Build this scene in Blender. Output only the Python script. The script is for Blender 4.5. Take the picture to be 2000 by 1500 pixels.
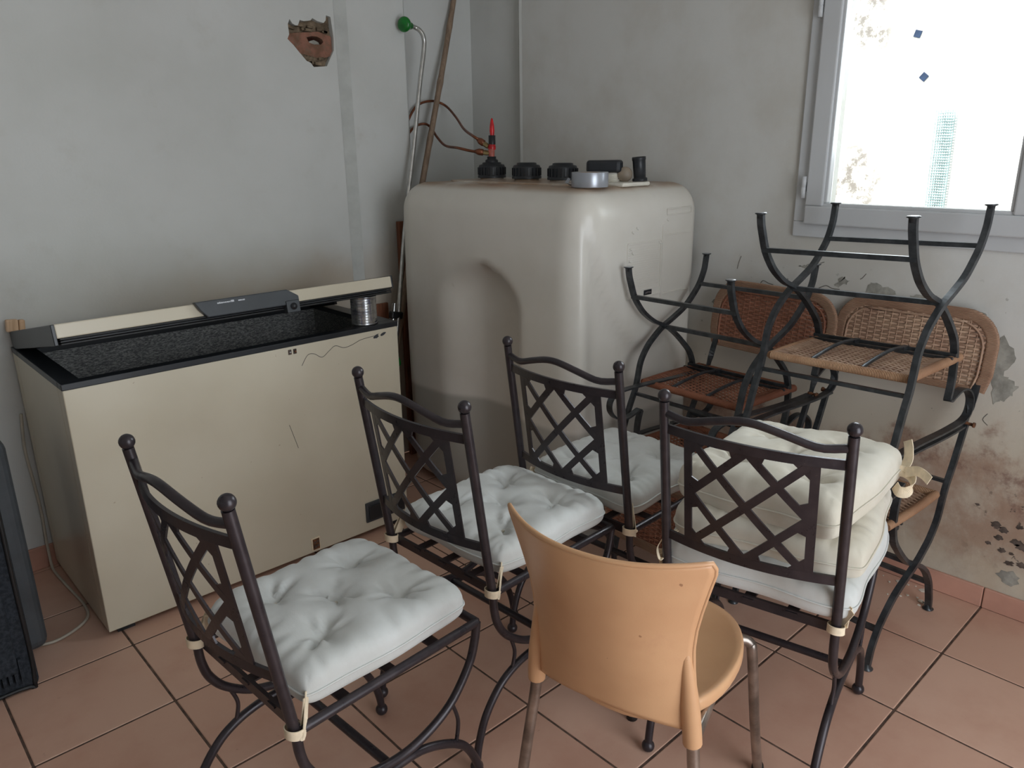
import bpy, bmesh, math, random
import numpy as np
from mathutils import Vector, Matrix, Euler
random.seed(7)
R = math.radians
PI = math.pi
S = bpy.context.scene
COL = S.collection
for o in list(bpy.data.objects):
    bpy.data.objects.remove(o)

# ------------------------------------------------------------------ camera, world, light, exposure
CAMH = 1.40
cam = bpy.data.cameras.new('camera')
cam.sensor_width = 36.0
cam.lens = 36.0 * 1502.4 / 2000.0
cam.clip_start = 0.05
camo = bpy.data.objects.new('camera', cam)
COL.objects.link(camo)
_yaw, _pitch, _roll = 0.823875, 0.300244, -0.013696
_f = Vector((math.cos(_yaw) * math.cos(_pitch), math.sin(_yaw) * math.cos(_pitch), -math.sin(_pitch)))
_r0 = Vector((math.sin(_yaw), -math.cos(_yaw), 0))
_u0 = _r0.cross(_f)
_r = math.cos(_roll) * _r0 + math.sin(_roll) * _u0
_u = -math.sin(_roll) * _r0 + math.cos(_roll) * _u0
camo.matrix_world = Matrix(((_r.x, _u.x, -_f.x, 0), (_r.y, _u.y, -_f.y, 0), (_r.z, _u.z, -_f.z, CAMH), (0, 0, 0, 1)))
S.camera = camo

world = bpy.data.worlds.new('sky')
S.world = world
world.use_nodes = True
wn = world.node_tree
wn.nodes.clear()
wo = wn.nodes.new('ShaderNodeOutputWorld')
wb = wn.nodes.new('ShaderNodeBackground')
wb.inputs[0].default_value = (0.78, 0.88, 1.0, 1)
wb.inputs[1].default_value = 1.5
wn.links.new(wb.outputs[0], wo.inputs[0])

sun = bpy.data.lights.new('sun', 'SUN')
sun.energy = 7.0
sun.angle = R(0.6)
sun.color = (1.0, 0.95, 0.87)
suno = bpy.data.objects.new('sun', sun)
suno.rotation_euler = Vector((0.55, -0.28, -0.80)).to_track_quat('-Z', 'Y').to_euler()
COL.objects.link(suno)


def area(name, loc, direction, sx, sy, power, color):
    l = bpy.data.lights.new(name, 'AREA')
    l.shape = 'RECTANGLE'
    l.size, l.size_y = sx, sy
    l.energy = power
    l.color = color
    o = bpy.data.objects.new(name, l)
    o.location = loc
    o.rotation_euler = Vector(direction).to_track_quat('-Z', 'Z').to_euler()
    COL.objects.link(o)
    return o


# daylight coming in through the patio doorway in the right-hand wall and through the window
area('doorway_daylight', (0.95, -1.03, 1.12), (0, 1, 0.0), 1.30, 2.05, 27.0, (0.93, 0.97, 1.0))
area('window_daylight', (2.66, 0.90, 1.68), (-1, 0, -0.12), 0.60, 0.92, 16.0, (0.86, 0.94, 1.0))

vs = S.view_settings
vs.view_transform = 'Standard'
vs.look = 'None'
vs.gamma = 1.0
vs.use_curve_mapping = False
vs.exposure = 0.27
S.cycles.use_denoising = True
S.cycles.max_bounces = 10
S.cycles.diffuse_bounces = 5


# ------------------------------------------------------------------ materials
def lin(c):
    return tuple((x / 255 / 12.92 if x / 255 <= 0.04045 else ((x / 255 + 0.055) / 1.055) ** 2.4) for x in c)


class Mat:
    """small wrapper for building node materials"""

    def __init__(self, name, base=(128, 128, 128), rough=0.6, metal=0.0, spec=0.5):
        self.m = bpy.data.materials.new(name)
        self.m.use_nodes = True
        self.t = self.m.node_tree
        self.t.nodes.clear()
        self.out = self.n('ShaderNodeOutputMaterial')
        self.b = self.n('ShaderNodeBsdfPrincipled')
        self.l(self.b.outputs[0], self.out.inputs[0])
        self.b.inputs['Base Color'].default_value = (*lin(base), 1)
        self.b.inputs['Roughness'].default_value = rough
        self.b.inputs['Metallic'].default_value = metal
        self.b.inputs['Specular IOR Level'].default_value = spec
        self._obj = None
        self.m.diffuse_color = (*lin(base), 1)

    def n(self, kind, **kw):
        x = self.t.nodes.new(kind)
        for k, v in kw.items():
            setattr(x, k, v)
        return x

    def l(self, a, b):
        self.t.links.new(a, b)

    @property
    def obj(self):
        if self._obj is None:
            self._obj = self.n('ShaderNodeTexCoord').outputs['Object']
        return self._obj

    def mapped(self, scale=(1, 1, 1), loc=(0, 0, 0), rot=(0, 0, 0)):
        mp = self.n('ShaderNodeMapping')
        mp.inputs['Scale'].default_value = scale
        mp.inputs['Location'].default_value = loc
        mp.inputs['Rotation'].default_value = rot
        self.l(self.obj, mp.inputs[0])
        return mp.outputs[0]

    def noise(self, scale, detail=4, rough=0.55, vec=None, dist=0.0):
        x = self.n('ShaderNodeTexNoise')
        x.inputs['Scale'].default_value = scale
        x.inputs['Detail'].default_value = detail
        x.inputs['Roughness'].default_value = rough
        x.inputs['Distortion'].default_value = dist
        self.l(vec if vec is not None else self.obj, x.inputs['Vector'])
        return x.outputs['Fac']

    def ramp(self, fac, a, b, va=0.0, vb=1.0, smooth=True):
        x = self.n('ShaderNodeMapRange')
        if smooth:
            x.interpolation_type = 'SMOOTHSTEP'
        for i, v in zip((1, 2, 3, 4), (a, b, va, vb)):
            x.inputs[i].default_value = v
        self.l(fac, x.inputs[0])
        return x.outputs[0]

    def math(self, op, a, b=None):
        x = self.n('ShaderNodeMath', operation=op)
        for i, v in ((0, a), (1, b)):
            if v is None:
                continue
            if isinstance(v, (int, float)):
                x.inputs[i].default_value = v
            else:
                self.l(v, x.inputs[i])
        return x.outputs[0]

    def mix(self, fac, a, b):
        x = self.n('ShaderNodeMix', data_type='RGBA')
        for sock, v in ((x.inputs[0], fac), (x.inputs[6], a), (x.inputs[7], b)):
            if isinstance(v, (int, float)):
                sock.default_value = v
            elif isinstance(v, tuple):
                sock.default_value = (*lin(v), 1)
            else:
                self.l(v, sock)
        return x.outputs[2]

    def xyz(self, vec=None):
        x = self.n('ShaderNodeSeparateXYZ')
        self.l(vec if vec is not None else self.obj, x.inputs[0])
        return x.outputs

    def color(self, c):
        self.l(c, self.b.inputs['Base Color'])

    def bump(self, h, strength=0.3, dist=0.01):
        x = self.n('ShaderNodeBump')
        x.inputs['Strength'].default_value = strength
        x.inputs['Distance'].default_value = dist
        self.l(h, x.inputs['Height'])
        self.l(x.outputs[0], self.b.inputs['Normal'])


def simple(name, base, rough=0.6, metal=0.0, var=0.12, scale=12, bump=0.0, bscale=60, spec=0.5):
    m = Mat(name, base, rough, metal, spec)
    d = tuple(max(0, c * (1 - var)) for c in base)
    l_ = tuple(min(255, c * (1 + var)) for c in base)
    m.color(m.mix(m.ramp(m.noise(scale, 5), 0.3, 0.7), d, l_))
    if bump:
        m.bump(m.noise(bscale, 5), bump, 0.004)
    return m.m


def wall_mat():
    m = Mat('painted_plaster', (205, 206, 203), 0.85, spec=0.2)
    base = m.mix(m.ramp(m.noise(1.3, 5), 0.35, 0.7), (206, 207, 205), (193, 194, 190))
    # vague yellowing in the recess behind the tank, grime in blotches
    base = m.mix(m.math('MULTIPLY', m.ramp(m.noise(4.5, 7, 0.65), 0.55, 0.8), 0.35), base, (170, 164, 150))
    x, y, z = m.xyz()
    low = m.math('MULTIPLY', m.ramp(m.math('ADD', z, m.math('MULTIPLY', m.noise(3, 4), 0.3)), 1.22, 0.95), m.ramp(x, 0.5, 1.3))
    base = m.mix(m.math('MULTIPLY', low, m.ramp(m.noise(2.5, 5), 0.3, 0.65, 0.35, 0.8)), base, (182, 168, 150))
    m.color(base)
    h = m.math('ADD', m.noise(9, 5), m.math('MULTIPLY', m.noise(120, 3), 0.25))
    m.bump(h, 0.25, 0.006)
    return m.m


def window_wall_mat():
    m = Mat('damp_painted_plaster', (200, 199, 194), 0.88, spec=0.2)
    x, y, z = m.xyz()
    n1 = m.noise(2.2, 6, 0.6)
    n2 = m.noise(9, 7, 0.65)
    base = m.mix(m.ramp(n1, 0.35, 0.7), (203, 203, 200), (190, 187, 180))
    # general yellowing lower down
    zz = m.math('ADD', z, m.math('MULTIPLY', m.math('SUBTRACT', n1, 0.5), 0.5))
    base = m.mix(m.ramp(zz, 0.95, 0.45, 0, 0.8), base, (190, 178, 158))
    # brown damp tide marks rising from the floor
    zw = m.math('ADD', z, m.math('MULTIPLY', m.math('SUBTRACT', m.noise(3.1, 7, 0.62), 0.5), 0.75))
    tide = m.math('MULTIPLY', m.ramp(zw, 0.52, 0.40), m.ramp(zw, 0.02, 0.24))
    base = m.mix(m.math('MULTIPLY', tide, m.ramp(n2, 0.25, 0.62, 0.25, 0.95)), base, (158, 132, 114))
    band = m.math('MULTIPLY', m.ramp(zw, 0.34, 0.40), m.ramp(zw, 0.50, 0.42))
    base = m.mix(m.math('MULTIPLY', band, m.ramp(m.noise(22, 6, 0.7), 0.42, 0.66, 0, 0.75)), base, (122, 92, 82))
    # wiped pale salts close to the floor
    base = m.mix(m.math('MULTIPLY', m.ramp(z, 0.30, 0.10), m.ramp(m.noise(6, 6), 0.4, 0.7, 0, 0.6)), base, (188, 172, 150))
    # dark mould specks
    spot = m.ramp(m.noise(30, 4, 0.6), 0.60, 0.66)
    reg = m.math('MULTIPLY', m.ramp(z, 0.46, 0.34), m.math('MULTIPLY', m.ramp(z, 0.13, 0.2), m.ramp(y, 0.66, 0.52)))
    base = m.mix(m.math('MULTIPLY', m.math('MULTIPLY', spot, reg), 0.85), base, (72, 64, 60))
    # small chips higher up
    chips = m.math('MULTIPLY', m.ramp(m.noise(38, 3, 0.5), 0.69, 0.72), m.math('MULTIPLY', m.ramp(z, 0.45, 0.6), m.ramp(z, 1.05, 0.92)))
    base = m.mix(m.math('MULTIPLY', chips, 0.6), base, (128, 124, 116))
    m.color(base)
    h = m.math('ADD', m.math('MULTIPLY', m.noise(14, 6), m.ramp(z, 1.0, 0.3, 0.5, 2.0)), m.math('MULTIPLY', m.noise(110, 3), 0.25))
    m.bump(h, 0.3, 0.006)
    return m.m


def tile_mat():
    m = Mat('terracotta_tile', (168, 128, 110), 0.42, spec=0.4)
    info = m.n('ShaderNodeObjectInfo')
    geo = m.n('ShaderNodeNewGeometry')
    rnd = info.outputs['Random']
    a = m.mix(rnd, (208, 170, 150), (198, 158, 138))
    n = m.noise(3.3, 6, 0.6, geo.outputs['Position'])
    a = m.mix(m.ramp(n, 0.4, 0.72, 0, 0.6), a, (184, 138, 118))
    n2 = m.noise(1.1, 4, 0.5, geo.outputs['Position'])
    a = m.mix(m.ramp(n2, 0.45, 0.75, 0, 0.55), a, (210, 184, 166))
    n3 = m.noise(45, 3, 0.6, geo.outputs['Position'])
    a = m.mix(m.ramp(n3, 0.68, 0.8, 0, 0.35), a, (110, 80, 66))
    m.color(a)
    m.l(m.ramp(n, 0.3, 0.7, 0.34, 0.52), m.b.inputs['Roughness'])
    m.bump(m.noise(14, 4, 0.5, geo.outputs['Position']), 0.06, 0.01)
    return m.m


def wicker_mat(name, a, b, c):
    m = Mat(name, a, 0.62, spec=0.35)
    n = m.noise(16, 5, 0.6)
    col = m.mix(m.ramp(n, 0.3, 0.7), a, b)
    n2 = m.noise(90, 3, 0.6)
    col = m.mix(m.ramp(n2, 0.5, 0.75, 0, 0.5), col, c)
    m.color(col)
    m.bump(m.noise(200, 2), 0.2, 0.002)
    return m.m


def wrap_mat(name, a, b, axis):
    """wicker wound round a rail: rings along one axis"""
    m = Mat(name, a, 0.6, spec=0.35)
    w = m.n('ShaderNodeTexWave', wave_type='BANDS', bands_direction=axis)
    w.inputs['Scale'].default_value = 75
    w.inputs['Distortion'].default_value = 1.2
    w.inputs['Detail'].default_value = 2
    m.l(m.obj, w.inputs['Vector'])
    f = w.outputs['Fac']
    col = m.mix(m.ramp(m.noise(11, 4), 0.3, 0.7), a, b)
    col = m.mix(m.ramp(f, 0.35, 0.0, 0, 0.55), col, (80, 52, 40))
    m.color(col)
    m.bump(f, 0.6, 0.003)
    return m.m


def tank_mat():
    m = Mat('translucent_white_plastic', (214, 208, 192), 0.30, spec=0.5)
    z = m.xyz()[2]
    a = m.mix(m.ramp(m.noise(2.5, 5), 0.35, 0.7), (212, 208, 200), (203, 198, 188))
    a = m.mix(m.ramp(m.noise(14, 6, 0.7), 0.66, 0.78, 0, 0.35), a, (150, 140, 122))
    # grey-green tint where the heating oil stands inside the translucent wall
    lv = m.math('ADD', z, m.math('MULTIPLY', m.noise(3, 2), 0.012))
    a = m.mix(m.ramp(lv, 0.462, 0.435, 0, 0.72), a, (148, 146, 138))
    # dusty top
    a = m.mix(m.math('MULTIPLY', m.ramp(z, 1.243, 1.266), m.ramp(m.noise(5, 6), 0.3, 0.6, 0.2, 0.9)), a, (150, 118, 88))
    m.color(a)
    m.b.inputs['Subsurface Weight'].default_value = 0.0
    m.bump(m.noise(6, 3), 0.08, 0.02)
    return m.m


def freezer_mat():
    m = Mat('cream_enamel', (206, 198, 178), 0.32, spec=0.45)
    a = m.mix(m.ramp(m.noise(2.0, 4), 0.3, 0.7), (208, 200, 181), (198, 189, 168))
    a = m.mix(m.ramp(m.noise(60, 2), 0.76, 0.8, 0, 0.5), a, (140, 110, 80))
    m.color(a)
    m.bump(m.noise(4, 2), 0.03, 0.01)
    return m.m


def liner_mat():
    m = Mat('stucco_aluminium_liner', (120, 121, 122), 0.36, 0.45)
    v = m.noise(190, 3, 0.6, m.mapped((0.6, 1, 2.2)))
    m.color(m.mix(m.ramp(v, 0.4, 0.65), (128, 128, 128), (214, 214, 210)))
    m.bump(v, 0.8, 0.006)
    return m.m


def iron_mat():
    m = Mat('dark_bronze_iron', (52, 47, 50), 0.32, 0.35, spec=0.5)
    n = m.noise(30, 5, 0.6)
    a = m.mix(m.ramp(n, 0.35, 0.7), (50, 45, 49), (60, 53, 56))
    a = m.mix(m.ramp(m.noise(80, 3), 0.68, 0.8, 0, 0.45), a, (96, 84, 78))
    m.color(a)
    m.l(m.ramp(n, 0.3, 0.7, 0.27, 0.40), m.b.inputs['Roughness'])
    return m.m


def forged_mat():
    m = Mat('forged_blackened_iron', (50, 52, 54), 0.34, 0.45, spec=0.5)
    n = m.noise(26, 5, 0.6)
    a = m.mix(m.ramp(n, 0.35, 0.7), (52, 55, 58), (76, 79, 82))
    a = m.mix(m.ramp(m.noise(70, 4), 0.64, 0.8, 0, 0.4), a, (108, 100, 90))
    m.color(a)
    m.bump(m.noise(60, 3), 0.15, 0.003)
    return m.m


def cloth_mat(name, a, b):
    m = Mat(name, a, 0.92, spec=0.15)
    n = m.noise(7, 5, 0.6)
    col = m.mix(m.ramp(n, 0.35, 0.7), a, b)
    col = m.mix(m.ramp(m.noise(2.5, 4), 0.62, 0.8, 0, 0.35), col, (178, 168, 148))
    m.color(col)
    h = m.math('ADD', m.math('MULTIPLY', m.noise(500, 2), 0.12), m.noise(22, 4, 0.6, m.mapped((1, 1, 0.5))))
    m.bump(h, 0.22, 0.006)
    m.b.inputs['Sheen Weight'].default_value = 0.2
    return m.m


def plastic_mat():
    m = Mat('tan_plastic', (214, 166, 120), 0.38, spec=0.4)
    a = m.mix(m.ramp(m.noise(3.5, 4), 0.35, 0.7), (206, 162, 122), (194, 148, 110))
    a = m.mix(m.ramp(m.noise(9, 6, 0.65), 0.62, 0.8, 0, 0.35), a, (180, 130, 102))
    a = m.mix(m.ramp(m.noise(45, 2), 0.77, 0.8, 0, 0.6), a, (110, 66, 44))
    m.color(a)
    m.bump(m.noise(300, 2), 0.05, 0.002)
    return m.m


def wood_mat(name, a, b):
    m = Mat(name, a, 0.6)
    n = m.noise(9, 6, 0.6, m.mapped((9, 9, 0.6)), 0.6)
    m.color(m.mix(m.ramp(n, 0.35, 0.7), a, b))
    m.bump(n, 0.25, 0.004)
    return m.m


def patio_mat():
    m = Mat('whitewashed_patio_wall', (248, 246, 240), 0.9, spec=0.1)
    x, y, z = m.xyz()
    a = m.mix(m.ramp(m.noise(3, 5), 0.4, 0.75), (250, 249, 246), (240, 238, 232))
    edge = m.ramp(m.math('ADD', y, m.math('MULTIPLY', m.noise(4, 5), 0.25)), 1.68, 1.86)
    st = m.math('MULTIPLY', edge, m.ramp(m.noise(11, 9, 0.8), 0.44, 0.57))
    zb = m.math('MAXIMUM', m.ramp(z, 1.72, 1.88), m.ramp(z, 1.46, 1.32))
    st = m.math('MULTIPLY', st, m.math('ADD', m.math('MULTIPLY', zb, 0.85), 0.12))
    a = m.mix(m.math('MULTIPLY', st, 0.9), a, (124, 116, 110))
    m.color(a)
    m.bump(m.noise(40, 5), 0.4, 0.01)
    return m.m


def glass_mat():
    m = bpy.data.materials.new('clear_window_glass')
    m.use_nodes = True
    t = m.node_tree
    t.nodes.clear()
    o = t.nodes.new('ShaderNodeOutputMaterial')
    tr = t.nodes.new('ShaderNodeBsdfTransparent')
    tr.inputs[0].default_value = (0.96, 0.98, 0.98, 1)
    gl = t.nodes.new('ShaderNodeBsdfGlossy')
    gl.inputs['Roughness'].default_value = 0.02
    fr = t.nodes.new('ShaderNodeFresnel')
    fr.inputs['IOR'].default_value = 1.3
    mx = t.nodes.new('ShaderNodeMixShader')
    t.links.new(fr.outputs[0], mx.inputs[0])
    t.links.new(tr.outputs[0], mx.inputs[1])
    t.links.new(gl.outputs[0], mx.inputs[2])
    t.links.new(mx.outputs[0], o.inputs[0])
    return m


def brick_mat():
    m = Mat('old_brick', (150, 88, 70), 0.9, spec=0.1)
    a = m.mix(m.ramp(m.noise(20, 6), 0.35, 0.65), (158, 112, 96), (120, 90, 74))
    a = m.mix(m.ramp(m.noise(50, 5, 0.7), 0.45, 0.7, 0, 0.75), a, (124, 108, 92))
    m.color(a)
    m.bump(m.noise(70, 6, 0.7), 0.7, 0.008)
    return m.m


M = dict(
    wall=wall_mat(), winwall=window_wall_mat(), tile=tile_mat(),
    grout=simple('brown_grout', (84, 66, 56), 0.95, var=0.25, scale=30),
    skirting=simple('terracotta_skirting', (190, 144, 126), 0.5, var=0.06, scale=5, spec=0.3),
    ceiling=simple('ceiling_paint', (222, 221, 216), 0.9, var=0.02, spec=0.1),
    pvc=simple('grey_white_window_frame', (190, 192, 194), 0.45, var=0.02, scale=3, spec=0.4),
    glass=glass_mat(), patio=patio_mat(), ground=simple('patio_paving', (190, 180, 165), 0.9, var=0.1),
    net=simple('pale_green_shade_net', (160, 190, 194), 0.9, var=0.15, scale=40),
    bluetile=simple('dark_blue_tile', (44, 62, 92), 0.4, var=0.1, scale=20),
    darkhole=simple('shaded_brick_inside', (58, 34, 28), 0.95, var=0.2, spec=0.05),
    strip=simple('darker_grey_strip', (188, 190, 187), 0.92, var=0.04, scale=9, bump=0.3, spec=0.1),
    cement=simple('grey_bare_plaster', (150, 148, 140), 0.95, var=0.12, scale=25, bump=0.4, spec=0.1),
    mould=simple('dark_crumbled_plaster', (88, 78, 72), 0.95, var=0.2, scale=40, bump=0.4, spec=0.1),
    crack=simple('crack_shadow_grey', (104, 100, 94), 0.95, var=0.1, spec=0.1),
    brick=brick_mat(), mortar=simple('crumbly_mortar', (112, 98, 82), 0.95, var=0.25, scale=30, bump=0.8, spec=0.1),
    cream=freezer_mat(), liner=liner_mat(),
    black=simple('black_plastic_trim', (34, 37, 41), 0.35, var=0.1, scale=9),
    rubber=simple('black_rubber_seal', (20, 21, 23), 0.5, var=0.1),
    slate=simple('dark_grey_plastic', (58, 62, 66), 0.42, var=0.08, scale=9),
    rust=simple('rusty_metal', (92, 58, 36), 0.85, var=0.4, scale=60, bump=0.5),
    silver=simple('brushed_silver', (190, 192, 196), 0.3, 0.9, var=0.06, scale=30),
    tank=tank_mat(), cap=simple('black_screw_cap', (26, 29, 34), 0.42, var=0.1, scale=20),
    copper=simple('dull_copper_pipe', (122, 74, 52), 0.4, 0.6, var=0.15, scale=25),
    brass=simple('brass_fitting', (160, 140, 100), 0.35, 0.8, var=0.1, scale=40),
    red=simple('red_translucent_plastic', (190, 22, 30), 0.3, var=0.15, scale=40),
    pink=simple('dusty_red_plastic', (172, 92, 80), 0.45, var=0.15, scale=40),
    whiteplastic=simple('white_plastic', (216, 212, 200), 0.4, var=0.04),
    knobgrey=simple('brown_grey_knob', (142, 128, 112), 0.5, var=0.1, scale=30),
    tape=simple('silver_duct_tape', (164, 168, 176), 0.32, 0.55, var=0.06, scale=4),
    card=simple('cardboard_core', (170, 140, 104), 0.9, var=0.1),
    chrome=simple('dull_chrome_tube', (196, 196, 194), 0.22, 0.95, var=0.06, scale=30),
    brownmetal=simple('tarnished_steel_tube', (146, 136, 128), 0.3, 0.85, var=0.2, scale=14),
    green=simple('green_rubber', (14, 104, 36), 0.28, var=0.15, scale=30),
    cane=wood_mat('dry_cane', (146, 124, 104), (118, 98, 82)),
    wood=wood_mat('dark_brown_wood', (132, 82, 58), (92, 56, 38)),
    palewood=wood_mat('pale_wood', (214, 182, 150), (190, 156, 124)),
    iron=iron_mat(), forged=forged_mat(),
    white=cloth_mat('white_cotton', (204, 206, 204), (193, 194, 190)),
    white_old=cloth_mat('ivory_cotton', (210, 205, 192), (196, 189, 173)),
    tie=simple('cream_cotton_tape', (222, 206, 180), 0.9, var=0.06, scale=40, spec=0.1),
    tan=plastic_mat(),
    wick_dark=wicker_mat('brown_wicker', (158, 108, 86), (132, 86, 66), (104, 64, 48)),
    wick_pale=wicker_mat('tan_wicker', (184, 154, 130), (160, 128, 108), (122, 94, 78)),
    wrapx_dark=wrap_mat('brown_wound_wicker', (160, 100, 72), (134, 80, 56), 'X'),
    wrapy_dark=wrap_mat('brown_wound_wicker_side', (150, 92, 68), (128, 76, 54), 'Y'),
    wrapx_pale=wrap_mat('tan_wound_wicker', (196, 156, 122), (172, 130, 98), 'X'),
    wrapy_pale=wrap_mat('tan_wound_wicker_side', (188, 146, 112), (164, 122, 92), 'Y'),
    rim=wrap_mat('wound_wicker_rim', (176, 142, 118), (154, 120, 98), 'Z'),
    canvas=simple('black_fabric', (44, 48, 54), 0.85, var=0.2, scale=120, bump=0.3, bscale=300, spec=0.2),
    shell=simple('dark_grey_moulded_plastic', (66, 70, 74), 0.5, var=0.08),
    cord=simple('grey_white_cable', (186, 178, 164), 0.6, var=0.05),
    tin=None,
)
_m = Mat('scuffed_tin', (176, 176, 176), 0.26, 0.9)
_v = _m.noise(14, 6, 0.7, _m.mapped((1, 1, 3.0)))
_c = _m.mix(_m.ramp(_v, 0.45, 0.6), (182, 182, 180), (132, 134, 140))
_c = _m.mix(_m.ramp(_m.noise(20, 5, 0.7, _m.mapped((2.2, 2.2, 0.25), (3, 1, 0))), 0.58, 0.66, 0, 0.8), _c, (78, 88, 138))
_m.color(_c)
M['tin'] = _m.m


# ------------------------------------------------------------------ mesh helpers
class MB:
    def __init__(self):
        self.v, self.f, self.sm = [], [], []

    def add(self, verts, faces, smooth=True):
        n = len(self.v)
        self.v += [tuple(map(float, p)) for p in verts]
        self.f += [tuple(i + n for i in q) for q in faces]
        self.sm += [smooth] * len(faces)
        return self

    def box(self, c, s, rot=None):
        x, y, z = s[0] / 2, s[1] / 2, s[2] / 2
        vs_ = [Vector(p) for p in ((-x, -y, -z), (x, -y, -z), (x, y, -z), (-x, y, -z), (-x, -y, z), (x, -y, z), (x, y, z), (-x, y, z))]
        if rot is not None:
            e = rot if isinstance(rot, Matrix) else Euler(rot).to_matrix()
            vs_ = [e @ p for p in vs_]
        return self.add([p + Vector(c) for p in vs_], [(0, 3, 2, 1), (4, 5, 6, 7), (0, 1, 5, 4), (1, 2, 6, 5), (2, 3, 7, 6), (3, 0, 4, 7)], False)

    def tube(self, path, r=0.01, n=10, rect=None, side=None, closed=False, caps=True):
        """sweep a circle of radius r (scalar or per point) or a rect (along side, across) along a path"""
        P = [Vector(p) for p in path]
        k = len(P)
        T = []
        for i in range(k):
            if closed:
                t = P[(i + 1) % k] - P[(i - 1) % k]
            else:
                t = P[min(i + 1, k - 1)] - P[max(i - 1, 0)]
            T.append(t.normalized() if t.length > 1e-9 else Vector((0, 0, 1)))
        if side is None:
            a = Vector((0, 0, 1)) if abs(T[0].z) < 0.9 else Vector((1, 0, 0))
            s = T[0].cross(a).normalized()
        rings = []
        for i in range(k):
            if side is not None:
                sd = Vector(side)
                s_ = (sd - T[i] * sd.dot(T[i])).normalized()
            else:
                s_ = (s - T[i] * s.dot(T[i])).normalized()
                s = s_
            b_ = T[i].cross(s_)
            if rect:
                w, h = rect[0] / 2, rect[1] / 2
                ring = [P[i] + s_ * w + b_ * h, P[i] - s_ * w + b_ * h, P[i] - s_ * w - b_ * h, P[i] + s_ * w - b_ * h]
            else:
                rr = r[i] if hasattr(r, '__len__') else r
                ring = [P[i] + (s_ * math.cos(2 * PI * j / n) + b_ * math.sin(2 * PI * j / n)) * rr for j in range(n)]
            rings.append(ring)
        m = 4 if rect else n
        V = [p for ring in rings for p in ring]
        F = []
        for i in range(k if closed else k - 1):
            i2 = (i + 1) % k
            for j in range(m):
                j2 = (j + 1) % m
                F.append((i * m + j, i * m + j2, i2 * m + j2, i2 * m + j))
        self.add(V, F, rect is None)
        if not closed and caps:
            self.add(rings[0], [tuple(reversed(range(m)))], False)
            self.add(rings[-1], [tuple(range(m))], False)
        return self

    def lathe(self, prof, origin=(0, 0, 0), axis=(0, 0, 1), n=24, smooth=True):
        """profile = (radius, height) list, closed onto the axis when the radius is 0"""
        q = Vector((0, 0, 1)).rotation_difference(Vector(axis))
        V, F = [], []
        idx = []
        for r_, h in prof:
            if r_ < 1e-6:
                idx.append([len(V)])
                V.append(Vector((0, 0, h)))
            else:
                idx.append(list(range(len(V), len(V) + n)))
                V += [Vector((r_ * math.cos(2 * PI * j / n), r_ * math.sin(2 * PI * j / n), h)) for j in range(n)]
        for a, b in zip(idx[:-1], idx[1:]):
            for j in range(n):
                j2 = (j + 1) % n
                if len(a) == 1 and len(b) == 1:
                    continue
                if len(a) == 1:
                    F.append((a[0], b[j2], b[j]))
                elif len(b) == 1:
                    F.append((a[j], a[j2], b[0]))
                else:
                    F.append((a[j], a[j2], b[j2], b[j]))
        V = [q @ p + Vector(origin) for p in V]
        return self.add(V, F, smooth)

    def ball(self, c, r, n=16, m=10):
        return self.lathe([(r * math.sin(PI * i / m), -r * math.cos(PI * i / m)) for i in range(m + 1)], c, (0, 0, 1), n)

    def grid(self, fn, nu, nv, smooth=True, flip=False):
        V = [fn(i / nu, j / nv) for j in range(nv + 1) for i in range(nu + 1)]
        F = []
        for j in range(nv):
            for i in range(nu):
                a = j * (nu + 1) + i
                q = (a, a + 1, a + nu + 2, a + nu + 1)
                F.append(tuple(reversed(q)) if flip else q)
        return self.add(V, F, smooth)

    def prism(self, poly, axis, a, b):
        """extrude a 2-D polygon; axis 'x','y','z' is the extrusion direction from a to b"""
        def P(p, t):
            return {'x': (t, p[0], p[1]), 'y': (p[0], t, p[1]), 'z': (p[0], p[1], t)}[axis]
        n = len(poly)
        V = [P(p, a) for p in poly] + [P(p, b) for p in poly]
        F = [tuple(range(n)), tuple(reversed(range(n, 2 * n)))] + [(i, (i + 1) % n, (i + 1) % n + n, i + n) for i in range(n)]
        return self.add(V, F, False)

    def mesh(self, name, mat=None, weld=False):
        me = bpy.data.meshes.new(name)
        me.from_pydata(self.v, [], self.f)
        me.polygons.foreach_set('use_smooth', self.sm)
        bm = bmesh.new()
        bm.from_mesh(me)
        if weld:
            bmesh.ops.remove_doubles(bm, verts=bm.verts, dist=1e-5)
        bmesh.ops.recalc_face_normals(bm, faces=bm.faces)
        bm.to_mesh(me)
        bm.free()
        if mat:
            me.materials.append(mat)
        return me

    def build(self, name, mat, parent=None, bevel=0.0, seg=2, weld=False):
        o = bpy.data.objects.new(name, self.mesh(name, mat, weld))
        COL.objects.link(o)
        if parent is not None:
            o.parent = parent
        if bevel:
            b = o.modifiers.new('bevel', 'BEVEL')
            b.width = bevel
            b.segments = seg
            b.limit_method = 'ANGLE'
            b.angle_limit = R(40)
        return o


def thing(name, label, cat, loc=(0, 0, 0), rot=(0, 0, 0), group=None):
    o = bpy.data.objects.new(name, None)
    o.empty_display_size = 0.05
    COL.objects.link(o)
    o.location = loc
    o.rotation_euler = rot
    return tag(o, label, cat, group)


def tag(o, label, cat, group=None):
    o['label'] = label
    o['category'] = cat
    if group:
        o['group'] = group
    return o


def struct(o):
    o['kind'] = 'structure'
    return o


def stuff(o):
    o['kind'] = 'stuff'
    return o


def copy_tree(o, parent=None):
    c = o.copy()
    COL.objects.link(c)
    if parent is not None:
        c.parent = parent
    for ch in [x for x in o.children]:
        copy_tree(ch, c)
    return c


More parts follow.
